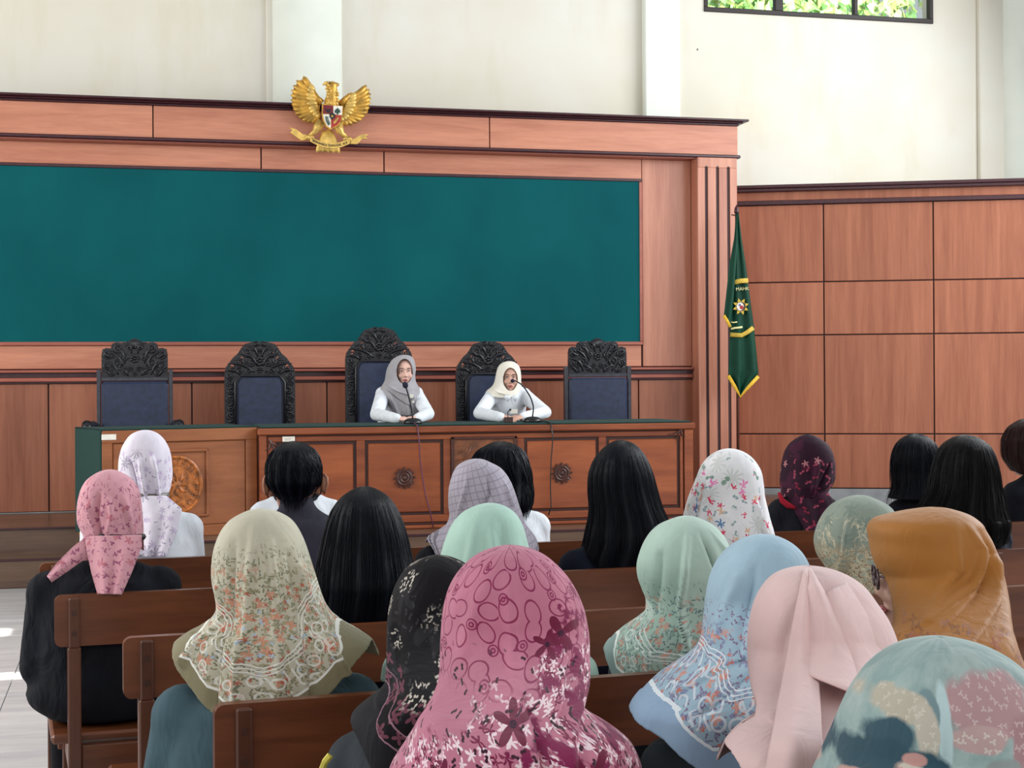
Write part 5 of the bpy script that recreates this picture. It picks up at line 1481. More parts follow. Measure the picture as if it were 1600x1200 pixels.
r, H, D, d = sitter('woman in a grey-green scarf printed with bare branches', 'C', 1345, 775, mat='greygreen', jacket=M_SLATE, sh=(1262, 1432, 925), hyaw=0.35,
    sil=[(775, 1343, 1346), (781, 1318, 1368), (792, 1299, 1388), (808, 1286, 1400), (828, 1277, 1409), (848, 1274, 1415), (862, 1277, 1417), (885, 1291, 1418), (905, 1302, 1418), (925, 1300, 1420), (960, 1290, 1424), (1000, 1285, 1428)], hem=[(1200, 985), (1500, 985)], front=960,
    ridges=[([(1318, 790), (1312, 840), (1304, 900)], 0.10, 0.008)], folds=((6, 0.012, 1.0, 1.0),))

# ---- fourth row
r, H, D, d = sitter('woman in a cream scarf with orange flowers and an olive border, grey-teal jacket', 'D', 410, 797, d=head_d('D', 410) + 0.05, bmax=0.13, mat='olive', jacket=M_GREYT, sh=(240, 600, 1085), bulk=1.12, nth=200, nv=150,
    sil=[(797, 405, 408), (804, 378, 437), (815, 360, 454), (832, 347, 466), (855, 338, 476), (880, 334, 484), (905, 334, 492), (930, 339, 500), (950, 341, 508), (965, 333, 521), (978, 315, 540), (992, 290, 563), (1004, 275, 580), (1030, 262, 592), (1080, 255, 600), (1150, 255, 600)],
    hem=[(255, 985), (277, 1001), (296, 1034), (345, 1084), (385, 1115), (430, 1125), (470, 1100), (500, 1082), (530, 1052), (578, 1003), (600, 985)], front=1030,
    ridges=[([(408, 805), (404, 900), (400, 1090)], 0.06, 0.010), ([(430, 830), (440, 940), (440, 1090)], 0.075, 0.009), ([(455, 850), (475, 950), (490, 1080)], -0.05, 0.011), ([(380, 830), (376, 930), (365, 1080)], -0.05, 0.012), ([(468, 870), (505, 980), (540, 1040)], 0.05, 0.009), ([(352, 900), (360, 960), (310, 1020)], 0.05, 0.009)], folds=((9, 0.005, 0.6, 1.0),), dsh=head_d('D', 410) + 0.04)

r, H, D, d = sitter('woman in a plain mint scarf behind the pink ring-print scarf', 'D', 765, 788, mat='mint', jacket=M_GREYT, sh=(628, 908, 1060), bulk=1.0,
    sil=[(788, 764, 767), (793, 742, 788), (803, 723, 803), (820, 708, 814), (842, 698, 821), (865, 691, 826), (890, 686, 829), (930, 684, 832), (960, 680, 838), (985, 660, 860), (1010, 625, 895), (1040, 600, 930), (1080, 596, 936)], hem=[(500, 1056), (1000, 1056)], front=1010,
    ridges=[([(766, 795), (772, 880), (774, 960)], 0.07, 0.010), ([(748, 800), (735, 880), (728, 960)], 0.04, 0.012), ([(780, 800), (790, 880), (794, 960)], -0.05, 0.012)], folds=((7, 0.012, 0.6, 1.0),))

r, H, D, d = sitter('woman in a pale green floral scarf, head bent to one side', 'D', 1066, 808, mat='ltgreen', jacket=M_SLATE, sh=(945, 1190, 1020), hroll=-0.12, headu=1066, hyaw=0.1,
    sil=[(808, 1072, 1075), (814, 1048, 1098), (824, 1028, 1116), (840, 1013, 1130), (860, 1003, 1140), (882, 997, 1146), (900, 998, 1150), (918, 1004, 1152), (938, 1011, 1154), (955, 1010, 1156), (968, 997, 1160), (982, 976, 1168), (998, 957, 1178), (1014, 945, 1186), (1050, 938, 1192), (1090, 935, 1195)],
    hem=[(930, 1000), (946, 1016), (958, 1056), (1010, 1085), (1100, 1090), (1200, 1040)], front=1020, nth=180, nv=120,
    ridges=[([(1070, 815), (1064, 870), (1060, 940), (1064, 1010)], 0.14, 0.008), ([(1080, 815), (1100, 860), (1120, 910)], -0.12, 0.008), ([(1092, 812), (1122, 850), (1140, 880)], 0.08, 0.006), ([(1030, 850), (1025, 900), (1022, 945)], -0.05, 0.012)], folds=((7, 0.01, 0.8, 1.0),))

# ---- fifth row, leaning forward
r, H, D, d = sitter('woman in a light blue floral scarf with a pale border, dark jacket', 'E', 1188, 837, d=3.0, dsh=2.78, mat='blue', jacket=M_SLATE, sh=(990, 1320, 1165), hyaw=-0.1, nth=190, nv=140, leg_mat=M_DARKT,
    sil=[(837, 1193, 1196), (843, 1165, 1222), (852, 1148, 1238), (866, 1132, 1252), (885, 1119, 1262), (910, 1110, 1270), (940, 1105, 1274), (970, 1102, 1276), (1000, 1098, 1278), (1020, 1086, 1280), (1038, 1062, 1284), (1060, 1030, 1290), (1085, 1005, 1300), (1108, 988, 1310), (1140, 978, 1320), (1200, 975, 1325)],
    hem=[(970, 1100), (989, 1112), (1030, 1130), (1070, 1158), (1104, 1180), (1150, 1172), (1250, 1200), (1330, 1150)], front=1100,
    ridges=[([(1150, 880), (1120, 960), (1108, 1010)], 0.06, 0.012), ([(1170, 870), (1150, 960), (1140, 1020)], -0.06, 0.012), ([(1190, 960), (1150, 1010), (1060, 1060)], 0.08, 0.010), ([(1200, 985), (1165, 1030), (1090, 1090)], -0.06, 0.012)], folds=((8, 0.01, 0.8, 1.0),))

r, H, D, d = sitter('woman in a black scarf with cream ornaments and a grey jacket', 'E', 682, 870, d=2.98, dsh=2.72, mat='black', jacket=M_SLATE, sh=(507, 790, 1160), nth=180, nv=130, pelx=0.42,
    sil=[(870, 682, 685), (876, 657, 712), (886, 640, 730), (903, 626, 745), (925, 616, 755), (950, 610, 760), (980, 607, 762), (1010, 607, 762), (1040, 609, 760), (1060, 608, 760), (1078, 596, 765), (1095, 575, 772), (1115, 553, 785), (1150, 545, 795), (1220, 545, 800)],
    hem=[(540, 1105), (553, 1117), (575, 1152), (600, 1190), (640, 1215), (800, 1215)], front=1120,
    ridges=[([(620, 960), (616, 1040), (600, 1085)], 0.06, 0.012)], folds=((7, 0.01, 0.8, 1.0),))
bm = bmesh.new(); bm_tube(bm, [pd(503, 1203, 2.63), pd(508, 1190, 2.62), pd(516, 1180, 2.62)], 0.006, 6); bl = bm
link('sleeve_badge', bm, plain('yellow_badge', (214, 200, 84), 0.7), r)

r, H, D, d = sitter('woman in a mustard scarf and glasses, head turned to the side', 'E', 1466, 795, d=3.08, dsh=2.9, mat='mustard', jacket=cloth('pale_pink_jacket', (222, 186, 184)), sh=(1345, 1640, 1075), hyaw=1.2, hpitch=0.05, nth=180, nv=120, face=-2.05, gap=0.022, headu=1445, pelx=1.66,
    sil=[(795, 1461, 1464), (799, 1428, 1492), (806, 1396, 1512), (815, 1367, 1525), (822, 1361, 1531), (845, 1362, 1544), (870, 1364, 1554), (882, 1367, 1558), (898, 1378, 1562), (920, 1387, 1567), (945, 1394, 1571), (965, 1400, 1573), (978, 1401, 1575), (990, 1394, 1578), (1010, 1388, 1584), (1040, 1380, 1596), (1080, 1360, 1620), (1120, 1350, 1640)], hem=[(1300, 1110), (1700, 1110)], front=1090,
    ridges=[([(1480, 800), (1510, 850), (1490, 900), (1420, 970)], 0.06, 0.012), ([(1500, 810), (1530, 860), (1500, 920), (1440, 985)], -0.06, 0.012), ([(1462, 810), (1466, 880), (1430, 950)], 0.05, 0.012), ([(1540, 860), (1525, 930), (1480, 990)], 0.05, 0.014)], folds=((6, 0.01, 1.0, 1.0),), skin_mat=M_SKIN)
M_LENS = NT('tinted_lens', 0.08, 0, 0.6); M_LENS.b.inputs['Transmission Weight'].default_value = 0.7; M_LENS = M_LENS.color(rgba((170, 150, 150)))
M_GFR = plain('glasses_frame', (70, 44, 46), 0.3)
for s_ in (-1, 1):
    bm = bmesh.new(); loop = [H @ Vector((s_ * 0.032 + 0.025 * math.cos(t), 0.098, -0.004 + 0.02 * math.sin(t))) for t in [2 * math.pi * j / 16 for j in range(17)]]
    bm_tube(bm, loop, 0.0028, 6); bm_tube(bm, [H @ Vector((s_ * 0.056, 0.096, 0.004)), H @ Vector((s_ * 0.074, 0.05, 0.004)), H @ Vector((s_ * 0.08, -0.02, 0.0))], 0.0024, 6)
    if s_ > 0: bm_tube(bm, [H @ Vector((-0.008, 0.098, 0.002)), H @ Vector((0, 0.104, 0.005)), H @ Vector((0.008, 0.098, 0.002))], 0.0024, 6)
    g_ = link('glasses_rim', bm, M_GFR, r, smooth=True)
    bm = bmesh.new(); bm.faces.new([bm.verts.new(p) for p in loop[:-1]]); link('lens', bm, M_LENS, g_)

# ---- sixth and seventh rows, closest to the door
r, H, D, d = sitter('woman in a pink scarf printed with dark red ovals and flowers', 'F', 805, 855, d=2.42, dsh=2.2, mat='pink', jacket=M_GREYT, sh=(612, 1020, 1225), nth=240, nv=190, bulk=1.0, gap=0.03,
    sil=[(855, 795, 798), (860, 768, 826), (870, 745, 849), (885, 727, 868), (905, 711, 886), (930, 700, 901), (960, 694, 912), (1000, 691, 918), (1040, 690, 919), (1066, 687, 918), (1088, 680, 913), (1106, 669, 908), (1122, 658, 925), (1140, 648, 955), (1165, 632, 985), (1200, 612, 1000), (1260, 600, 1012), (1330, 598, 1015)],
    hem=[(560, 1290), (900, 1310), (960, 1250), (1000, 1190), (1030, 1150)], front=1190,
    ridges=[([(797, 860), (800, 940), (806, 1040), (800, 1100), (790, 1190)], 0.05, 0.012), ([(812, 1060), (836, 1110), (850, 1190)], -0.08, 0.012), ([(890, 1010), (880, 1090), (850, 1140)], -0.05, 0.012), ([(905, 1085), (875, 1130), (880, 1190)], 0.06, 0.014), ([(760, 900), (730, 1000), (690, 1090)], 0.025, 0.015), ([(920, 1125), (900, 1160), (895, 1200)], 0.06, 0.012), ([(900, 1110), (870, 1108), (850, 1112)], -0.06, 0.008)], folds=((7, 0.008, 0.8, 1.2),))
D_PINK = D; P_PINK = r

r, H, D, d = sitter('woman in a plain pale pink scarf with a pleat pinned at the crown', 'F', 1285, 888, d=2.36, dsh=2.12, mat='palepink', jacket=M_SLATE, sh=(1104, 1465, 1250), nth=200, nv=150, gap=0.03, hyaw=-0.1,
    sil=[(888, 1262, 1266), (893, 1232, 1300), (902, 1212, 1324), (917, 1197, 1346), (940, 1184, 1364), (970, 1176, 1384), (1005, 1172, 1397), (1040, 1173, 1402), (1075, 1178, 1402), (1105, 1186, 1400), (1125, 1184, 1402), (1142, 1160, 1412), (1158, 1142, 1425), (1180, 1128, 1440), (1220, 1118, 1455), (1290, 1112, 1462)], hem=[(1080, 1150), (1139, 1165), (1165, 1215), (1200, 1280), (1480, 1280)], front=1200,
    ridges=[([(1263, 892), (1250, 970), (1225, 1040), (1200, 1110)], 0.06, 0.012), ([(1240, 905), (1210, 990), (1200, 1090)], -0.04, 0.014)], folds=((6, 0.008, 0.8, 1.0),))
tail(r, [(1264, 890), (1262, 960), (1262, 1010), (1262, 1056)], [(1266, 890), (1320, 985), (1345, 1050), (1352, 1092)], d - 0.125, d - 0.215, 'palepink', 'pleat', bulge=0.012, on=D, lift=0.02, folds=((1, 0.006, 0.4),))
tail(r, [(1258, 890), (1236, 1000), (1215, 1110), (1190, 1250)], [(1264, 890), (1274, 1000), (1282, 1110), (1288, 1250)], d - 0.12, d - 0.225, 'palepink', 'pleat', bulge=0.014, on=D, lift=0.008, folds=((1, 0.008, 2.0),))
tail(r, [(1280, 930), (1310, 1010), (1325, 1060), (1330, 1120)], [(1320, 912), (1370, 980), (1396, 1020), (1366, 1064)], d - 0.12, d - 0.19, 'palepink', 'pleat', bulge=0.02, on=D, lift=0.008, folds=((1, 0.008, 3.6),))

r, H, D, d = sitter('woman in a teal, dusty pink and grey patchwork-print scarf', 'G', 1468, 1000, d=1.74, dsh=1.55, mat='teal', jacket=M_SLATE, sh=(1190, 1760, 1420), nth=220, nv=160, gap=0.03,
    sil=[(1000, 1468, 1472), (1006, 1432, 1512), (1016, 1405, 1545), (1032, 1380, 1575), (1060, 1352, 1605), (1095, 1330, 1628), (1135, 1312, 1644), (1180, 1292, 1655), (1230, 1270, 1664), (1290, 1240, 1680), (1350, 1215, 1710), (1420, 1200, 1740)], hem=[(1100, 1410), (1800, 1410)], front=1380,
    ridges=[([(1440, 1050), (1430, 1120), (1420, 1200)], -0.035, 0.016), ([(1500, 1100), (1510, 1200), (1512, 1300)], 0.03, 0.016)], folds=((6, 0.008, 0.6, 1.0),))
# ------------------------------------------------------------------ the two women at the desk
def presider(label, u, vtop, Yh, sil, hem, cut, mat, sh, elbows, wrists, skin_mat, ridges=(), hyaw=math.pi, vb=None, vn=None, headu=None, facev=None):
    d = (at(u, vtop, Yh) - EYEV).dot(FWD)
    hc = at(headu or u, vtop, Yh - 0.02); hc.z -= 0.022 + 0.108
    sm = at((sh[0] + sh[1]) / 2, sh[2], Yh + 0.05); sw = (sh[1] - sh[0]) / 2 / F * d
    arms = {}
    for s_, e_, w_ in ((1, elbows[0], wrists[0]), (-1, elbows[1], wrists[1])):
        E_ = at(e_[0], 640, e_[1]); E_.z = DZ + e_[2]; W_ = at(w_[0], 640, w_[1]); W_.z = DZ + w_[2]
        arms[s_] = (E_, W_, Vector((s_ * 1.0, -0.35, -0.1)), Vector((0, -0.25, 1)), -s_, 0.75)
    root, H = figure('person', label, 'women at the judges desk', (sm.x, Yh + 0.16), sm, sw, hc, hyaw, 0.0, 0.0, math.pi, M_WHITE, M_DARKT, skin_mat, arms=arms, fine=True, seat=STZ + 0.51, floor=STZ, head_s=0.97)
    D = Drape(sil, d, d, vn=vn, depth=1.2, bmax=0.165)
    me = D.surface(hem, hem[len(hem) // 2][1], 220, 150, ridges, ((7, 0.02, 2.0, 1.2),), None, cut, name='headscarf', thick=0.004)
    link('headscarf', me, FM[mat], root)
    return root, H, D, d
M_SKINL = skin('skin_light', (228, 184, 168))
r, H, D, d = presider('woman in a grey scarf and white jacket speaking into the microphone', 632, 555, 12.12,
    [(555, 631, 633), (557.5, 621, 642), (562, 614, 646), (569, 609, 648), (578, 605, 649), (588, 603, 648), (596, 602, 649), (602, 598, 652), (608, 595, 655), (618, 597, 657), (632, 606, 657), (650, 614, 657)],
    [(585, 604), (597, 618), (606, 632), (624, 649), (657, 648)], (633, 580.5, 12.2, 19.5), 'greyplain', (586, 662, 609), ((588, 11.86, 0.06), (669, 11.86, 0.06)), ((620, 11.52, 0.035), (653, 11.52, 0.035)), M_SKINL,
    ridges=[([(606, 600), (625, 612), (645, 620)], 0.12, 0.012), ([(604, 606), (622, 622), (640, 634)], -0.10, 0.012), ([(612, 612), (620, 630), (626, 648)], 0.10, 0.010), ([(640, 612), (638, 630), (640, 648)], 0.08, 0.012)], hyaw=math.pi - 0.10)
M_PEARL = plain('pearl_brooch', (236, 232, 220), 0.25)
for (u_, v_, rr) in ((643, 619, 0.018), (645.5, 628, 0.013)):
    c = pd(u_, v_, d - 0.185); bm = bmesh.new()
    for k in range(6): bm_ball(bm, c + RGT * rr * 0.6 * math.cos(k * 1.047) + Vector((0, 0, rr * 0.6 * math.sin(k * 1.047))), rr * 0.42, 1)
    bm_ball(bm, c - FWD * 0.003, rr * 0.4, 1); link('brooch', bm, M_PEARL, r, smooth=True)
r, H, D, d = presider('woman in a cream scarf and white shirt listening at the desk', 797, 565, 12.12,
    [(565, 795, 797), (567.5, 785, 805), (572, 780, 810), (579, 777, 812.5), (588, 775, 813.5), (597, 773, 813.5), (603, 770, 814), (608, 765, 815.5), (614, 760, 816), (622, 758, 817)],
    [(755, 612), (763, 618), (780, 621), (796, 621), (806, 617), (814, 608), (818, 604)], (797.2, 592.5, 11.3, 17.8), 'cream', (757, 831, 611), ((749, 11.86, 0.06), (852, 11.86, 0.06)), ((782, 11.5, 0.035), (818, 11.5, 0.035)), M_SKIN,
    ridges=[([(770, 606), (782, 614), (796, 618)], 0.10, 0.01)], hyaw=math.pi - 0.22)
# shirt collar, placket and buttons
bm = bmesh.new()
for s_ in (-1, 1):
    pts = [(0, 0), (s_ * 0.05, 0.012), (s_ * 0.058, -0.012), (s_ * 0.028, -0.045)]
    c0 = pd(799, 619, d - 0.175)
    vsx = [bm.verts.new(c0 + RGT * a + Vector((0, 0, b)) - FWD * 0.004) for a, b in pts]
    bm.faces.new(vsx if s_ < 0 else vsx[::-1])
me = bpy.data.meshes.new('collar'); bm.to_mesh(me); bm.free(); solid(me, 0.004); link('collar', me, M_WHITE, r)
for k in range(3):
    bm = bmesh.new(); bm_ball(bm, pd(800, 626 + 9 * k, d - 0.142), 0.006, 1); link('button', bm, M_PEARL, r)
c = pd(803, 643, d - 0.16); bm = bmesh.new(); bm_box(bm, -0.03, 0.03, -0.002, 0.002, -0.018, 0.018, 0.001, Matrix.Translation(c) @ Matrix.Rotation(-YAW, 4, 'Z')); link('name_badge', bm, M_STICK, r)
# ------------------------------------------------------------------ gilded eagle emblem
M_GOLD = plain('gilded_wood', (204, 154, 62), 0.34, 0.35, 0.14, 18, 0.15)
M_GOLDL = plain('pale_gilding', (224, 184, 96), 0.36, 0.3, 0.1, 18)
M_GRED = plain('shield_maroon', (112, 18, 34), 0.4); M_GRED2 = plain('shield_red', (168, 44, 40), 0.4)
M_GWHT = plain('shield_white', (232, 226, 212), 0.4); M_GBLK = plain('shield_black', (22, 16, 18), 0.4); M_GGRN = plain('shield_green', (36, 66, 58), 0.5)
EY = FY - 0.1
ec = at(516, 185, EY); es = (ec - EYEV).dot(FWD) / F
em = empty('eagle_emblem', (ec.x, EY, at(516, 241, EY).z), 0, 'gilded eagle emblem with a shield and motto ribbon over the green board', 'emblem')
def G(x, y, dep=0.0): return Vector((ec.x + (x - 516) * es, EY - dep, ec.z - (y - 185) * es))
def gc(cx, cy): return (420 + cx / 8.0, 100 + cy / 8.0)      # from the enlarged view
def gpoly(pts, d0, d1, mat, name, par=em):
    bm = bmesh.new(); bm_prism(bm, [gc(*p) for p in pts], d0, d1, lambda a, b, dd: G(a, b, dd)); fix_normals(bm)
    return link(name, bm, mat, par)
def feather(par, p0, p1, bend, w, dep, mat=None):
    a, b = Vector(gc(*p0)), Vector(gc(*p1)); n = Vector((-(b - a).y, (b - a).x)); pts = []; rad = []
    for i in range(9):
        t = i / 8; q = a.lerp(b, t) + n * bend * math.sin(math.pi * t)
        pts.append(G(q.x, q.y, dep + 0.012 * math.sin(math.pi * t))); rad.append(w * es / 8 * (0.55 + 0.6 * math.sin(math.pi * min(1, 0.2 + t * 0.62))) * (1 if t < 0.85 else (1 - t) / 0.15 * 0.9 + 0.1))
    bm = bmesh.new(); bm_tube(bm, pts, rad, 6, flat=(Vector((0, 1, 0)), 0.45)); fix_normals(bm)
    return link('feather', bm, mat or M_GOLD, par, smooth=True)
for side in (-1, 1):
    if side < 0:
        plate = [(640, 490), (560, 360), (500, 270), (440, 200), (380, 230), (320, 310), (295, 400), (295, 540), (350, 650), (440, 720), (560, 720), (630, 640)]
        inner = [(560, 350), (585, 420), (600, 500), (610, 570), (612, 640)]; tips = [(432, 170), (345, 225), (305, 290), (282, 350), (272, 410), (274, 470), (282, 525), (300, 590), (325, 640), (362, 690), (410, 725), (462, 745), (530, 752), (590, 735)]
    else:
        plate = [(900, 510), (970, 440), (1060, 370), (1150, 310), (1215, 280), (1255, 330), (1265, 430), (1240, 570), (1180, 660), (1100, 720), (980, 740), (900, 690)]
        inner = [(990, 440), (960, 500), (935, 560), (915, 620), (900, 670)]; tips = [(1226, 250), (1262, 300), (1280, 355), (1283, 410), (1278, 470), (1264, 530), (1240, 590), (1205, 640), (1165, 685), (1112, 722), (1050, 750), (990, 765), (930, 765)]
    wg = gpoly(plate, 0.0, 0.018, M_GOLD, 'wing')
    n = len(tips)
    for i, tp in enumerate(tips):
        f = i / (n - 1) * (len(inner) - 1); j = min(int(f), len(inner) - 2); ff = f - j
        a = (inner[j][0] * (1 - ff) + inner[j + 1][0] * ff, inner[j][1] * (1 - ff) + inner[j + 1][1] * ff)
        feather(wg, a, tp, 0.06 * side, 34, 0.018)
    for i in range(9):                       # short coverts
        f = i / 8 * (len(inner) - 1); j = min(int(f), len(inner) - 2); ff = f - j
        a = (inner[j][0] * (1 - ff) + inner[j + 1][0] * ff, inner[j][1] * (1 - ff) + inner[j + 1][1] * ff)
        tp = tips[int(i / 8 * (n - 1))]; b = (a[0] + (tp[0] - a[0]) * 0.42, a[1] + (tp[1] - a[1]) * 0.42)
        feather(wg, a, b, 0.04 * side, 30, 0.034, M_GOLDL)
    arm_ = [(660, 500), (600, 440), (560, 370), (540, 310)] if side < 0 else [(890, 510), (950, 440), (1000, 390), (1035, 360)]
    bm = bmesh.new(); bm_tube(bm, [G(*gc(*p), 0.035) for p in arm_], [0.03, 0.024, 0.018, 0.006], 8); link('wing_bone', bm, M_GOLD, wg, smooth=True)
# body, neck and head
bm = bmesh.new()
p_cap(bm, G(*gc(770, 620), 0.03), 0.075, G(*gc(775, 480), 0.04), 0.06); p_cap(bm, G(*gc(775, 480), 0.05), 0.055, G(*gc(785, 330), 0.06), 0.042)
bm_ball(bm, G(*gc(775, 285), 0.065), (0.05, 0.04, 0.036), 3)
p_cap(bm, G(*gc(790, 275), 0.065), 0.03, G(*gc(855, 270), 0.06), 0.014)
link('body', fuse(bm, 0.006, 3), M_GOLD, em)
bm = bmesh.new(); bm_tube(bm, [G(*gc(735, 265), 0.075), G(*gc(690, 268), 0.075), G(*gc(660, 285), 0.07)], [0.022, 0.016, 0.003], 8); bm_tube(bm, [G(*gc(735, 310), 0.07), G(*gc(690, 335), 0.07)], [0.016, 0.004], 8); link('beak', bm, M_GOLDL, em, smooth=True)
bm = bmesh.new(); bm_ball(bm, G(*gc(745, 270), 0.105), 0.007, 2); link('eye', bm, M_GBLK, em, smooth=True)
for i in range(5):
    for j in range(4):
        x_ = 720 + j * 38 + (i % 2) * 16; y_ = 360 + i * 38
        bm = bmesh.new(); bm_ball(bm, G(*gc(x_, y_), 0.088 + 0.008 * math.sin(j * 1.0)), (0.014, 0.008, 0.018), 1); link('neck_feather', bm, M_GOLDL, em, smooth=True)
# tail
tl = gpoly([(660, 840), (800, 840), (840, 1010), (870, 1100), (590, 1095), (620, 1000)], 0.005, 0.02, M_GOLD, 'tail')
for i in range(9): feather(tl, (700 + i * 8, 850), (588 + i * 36, 1120 - (12 if i % 2 else 0)), 0.0, 30, 0.02, M_GOLDL)
gpoly([(735, 800), (700, 870), (725, 955), (760, 900), (765, 870)], 0.02, 0.03, M_GOLD, 'tail_plume', em)
# legs and claws
for pts in ([(650, 740), (590, 820), (560, 870), (500, 915)], [(850, 760), (880, 840), (910, 880), (970, 920)]):
    bm = bmesh.new(); bm_tube(bm, [G(*gc(*p), 0.045) for p in pts], [0.045, 0.036, 0.022, 0.014], 10); lg = link('leg', bm, M_GOLDL, em, smooth=True)
    ex, ey = pts[-1]; sg = -1 if ex < 700 else 1
    for k in range(4):
        x_ = ex + (k - 1.5) * 26
        bm = bmesh.new(); bm_tube(bm, [G(*gc(x_ * 0.5 + ex * 0.5, ey - 5), 0.05), G(*gc(x_, ey + 20), 0.062), G(*gc(x_, ey + 60), 0.045)], [0.008, 0.012, 0.006], 6); link('claw', bm, M_GOLDL, lg, smooth=True)
G0 = G
def G(x, y, dep=0.0): return G0(x, y, dep + 0.045)
# shield
so = [(645, 535), (905, 550), (898, 660), (880, 740), (840, 800), (745, 850), (690, 815), (655, 745), (640, 650)]
sh_ = gpoly(so, 0.06, 0.085, M_GOLD, 'shield')
gpoly([(660, 548), (780, 555), (778, 655), (655, 655)], 0.085, 0.09, M_GRED, 'quarter', sh_); gpoly([(784, 555), (895, 560), (888, 668), (782, 660)], 0.085, 0.09, M_GWHT, 'quarter', sh_)
gpoly([(655, 665), (752, 665), (748, 832), (700, 805), (668, 740)], 0.085, 0.09, M_GWHT, 'quarter', sh_); gpoly([(760, 668), (886, 672), (868, 740), (832, 790), (758, 832)], 0.085, 0.09, M_GRED2, 'quarter', sh_)
gpoly([(735, 655), (765, 640), (800, 660), (806, 690), (770, 730), (735, 700)], 0.09, 0.096, M_GBLK, 'centre_field', sh_)
star = [(766 + (22 if k % 2 == 0 else 9) * math.sin(math.pi * k / 5), 688 - (22 if k % 2 == 0 else 9) * math.cos(math.pi * k / 5)) for k in range(10)]
gpoly(star, 0.096, 0.1, M_GOLDL, 'star', sh_)
gpoly([(835, 582), (862, 610), (868, 635), (845, 645), (842, 662), (826, 662), (822, 645), (796, 640), (800, 612)], 0.09, 0.094, M_GGRN, 'tree', sh_)
gpoly([(680, 590), (700, 605), (735, 605), (756, 590), (745, 620), (725, 645), (712, 645), (692, 622)], 0.09, 0.094, M_GBLK, 'bull_head', sh_)
bm = bmesh.new(); bm_tube(bm, [G(*gc(815 + 14 * math.cos(t) + 24 * math.sin(t), 738 + 30 * math.cos(t + 2.4) * 1.2), 0.093) for t in [2 * math.pi * k / 16 for k in range(17)]], 0.005, 5); link('chain', bm, M_GOLDL, sh_)
bm = bmesh.new(); bm_tube(bm, [G(*gc(690, 690), 0.092), G(*gc(695, 740), 0.092), G(*gc(725, 800), 0.092)], 0.006, 5); bm_tube(bm, [G(*gc(708, 690), 0.092), G(*gc(718, 740), 0.092), G(*gc(738, 785), 0.092)], 0.004, 5); link('rice_ear', bm, M_GGRN, sh_)
G = G0
# ribbon with its motto
def rib_y(cx): return 1035 - 0.00115 * (cx - 765) ** 2
top_, bot_ = [], []
for k in range(21):
    cx_ = 505 + (1000 - 505) * k / 20; top_.append((cx_, rib_y(cx_) - 34)); bot_.append((cx_, rib_y(cx_) + 30))
rb = gpoly(top_ + bot_[::-1], 0.05, 0.062, M_GOLDL, 'ribbon')
gpoly([(255, 820), (330, 838), (420, 900), (470, 905), (480, 960), (400, 975), (330, 930), (262, 880), (290, 858)], 0.03, 0.045, M_GOLDL, 'ribbon_end'); gpoly([(1240, 872), (1150, 880), (1060, 935), (1010, 935), (1010, 1000), (1100, 1000), (1160, 930), (1232, 935), (1200, 905)], 0.03, 0.045, M_GOLDL, 'ribbon_end')
me = text_mesh('BHINNEKA TUNGGAL IKA', 46, 1.0)
xs_ = [v.co.x for v in me.vertices]; wx = max(xs_) - min(xs_); mid_ = (max(xs_) + min(xs_)) / 2
for v in me.vertices:
    cx_ = 752 + (v.co.x - mid_) * 430 / wx; cy_ = rib_y(cx_) - v.co.y * 0.95
    v.co = G(*gc(cx_, cy_), 0.0625 + (0.003 if v.co.z > 0 else 0))
link('motto', me, M_GBLK, rb)

# ------------------------------------------------------------------ flag
M_FLAG = cloth('green_satin', (2, 58, 40), 0.55, 0.06, 0.1, 0.0)
M_FRINGE = plain('gold_fringe', (232, 180, 44), 0.7, 0, 0.12, 200, 0.4)
M_FGOLD = plain('flag_gold', (206, 172, 62), 0.7, 0, 0.1, 120)
M_POLE = plain('flag_pole_wood', (92, 52, 42), 0.4)
fd = (at(1152, 500, PY - 0.32) - EYEV).dot(FWD)
fp = at(1152, 500, PY - 0.3)
flg = empty('flag', (fp.x, fp.y, STZ), 0, 'green court flag with gold fringe and sun emblem on a pole by the pilaster', 'flag')
bm = bmesh.new(); bm_tube(bm, [Vector((fp.x, fp.y, STZ)), Vector((fp.x, fp.y, at(1152, 334, fp.y).z))], 0.014, 10); link('pole', bm, M_POLE, flg, smooth=True)
bm = bmesh.new(); zt_ = at(1152, 334, fp.y).z; bm_tube(bm, [Vector((fp.x, fp.y, zt_ + h_)) for h_ in (0, 0.015, 0.03, 0.05, 0.08)], [0.016, 0.024, 0.02, 0.018, 0.002], 10); bm_tube(bm, [Vector((fp.x - 0.05, fp.y, zt_ - 0.01)), Vector((fp.x + 0.02, fp.y, zt_ - 0.02))], 0.006, 6); link('finial', bm, M_MOULD, flg, smooth=True)
bm = bmesh.new(); bm_tube(bm, [Vector((fp.x, fp.y, STZ)), Vector((fp.x, fp.y, STZ + 0.03)), Vector((fp.x, fp.y, STZ + 0.1))], [0.13, 0.12, 0.03], 20); link('pole_foot', bm, M_POLE, flg)
FO = ((2, 0.018, 0.6),)
def fdepth(t): return fd - 0.02
fs = lambda name, l, r_, mat, off, par, fo=FO, nu=30, nv=50: link(name, sheet(name, l, r_, lambda t: fd - 0.02 - off, folds=fo, nu=nu, nv=nv, thick=0.002), mat, par)
fcl = fs('flag_cloth', [(1150, 333), (1147, 380), (1143, 440), (1141, 510), (1139, 560), (1138, 588), (1157, 616)], [(1154, 333), (1159, 375), (1165, 413), (1171, 459), (1178, 512), (1185, 585), (1157, 618)], M_FLAG, 0.0, flg)
fs('flag_fold', [(1150, 335), (1147, 372), (1140, 410), (1137, 437), (1131, 492)], [(1152, 335), (1152, 380), (1149, 430), (1146, 470), (1141, 510)], M_FLAG, 0.03, flg, ((1, 0.01, 0.4),))
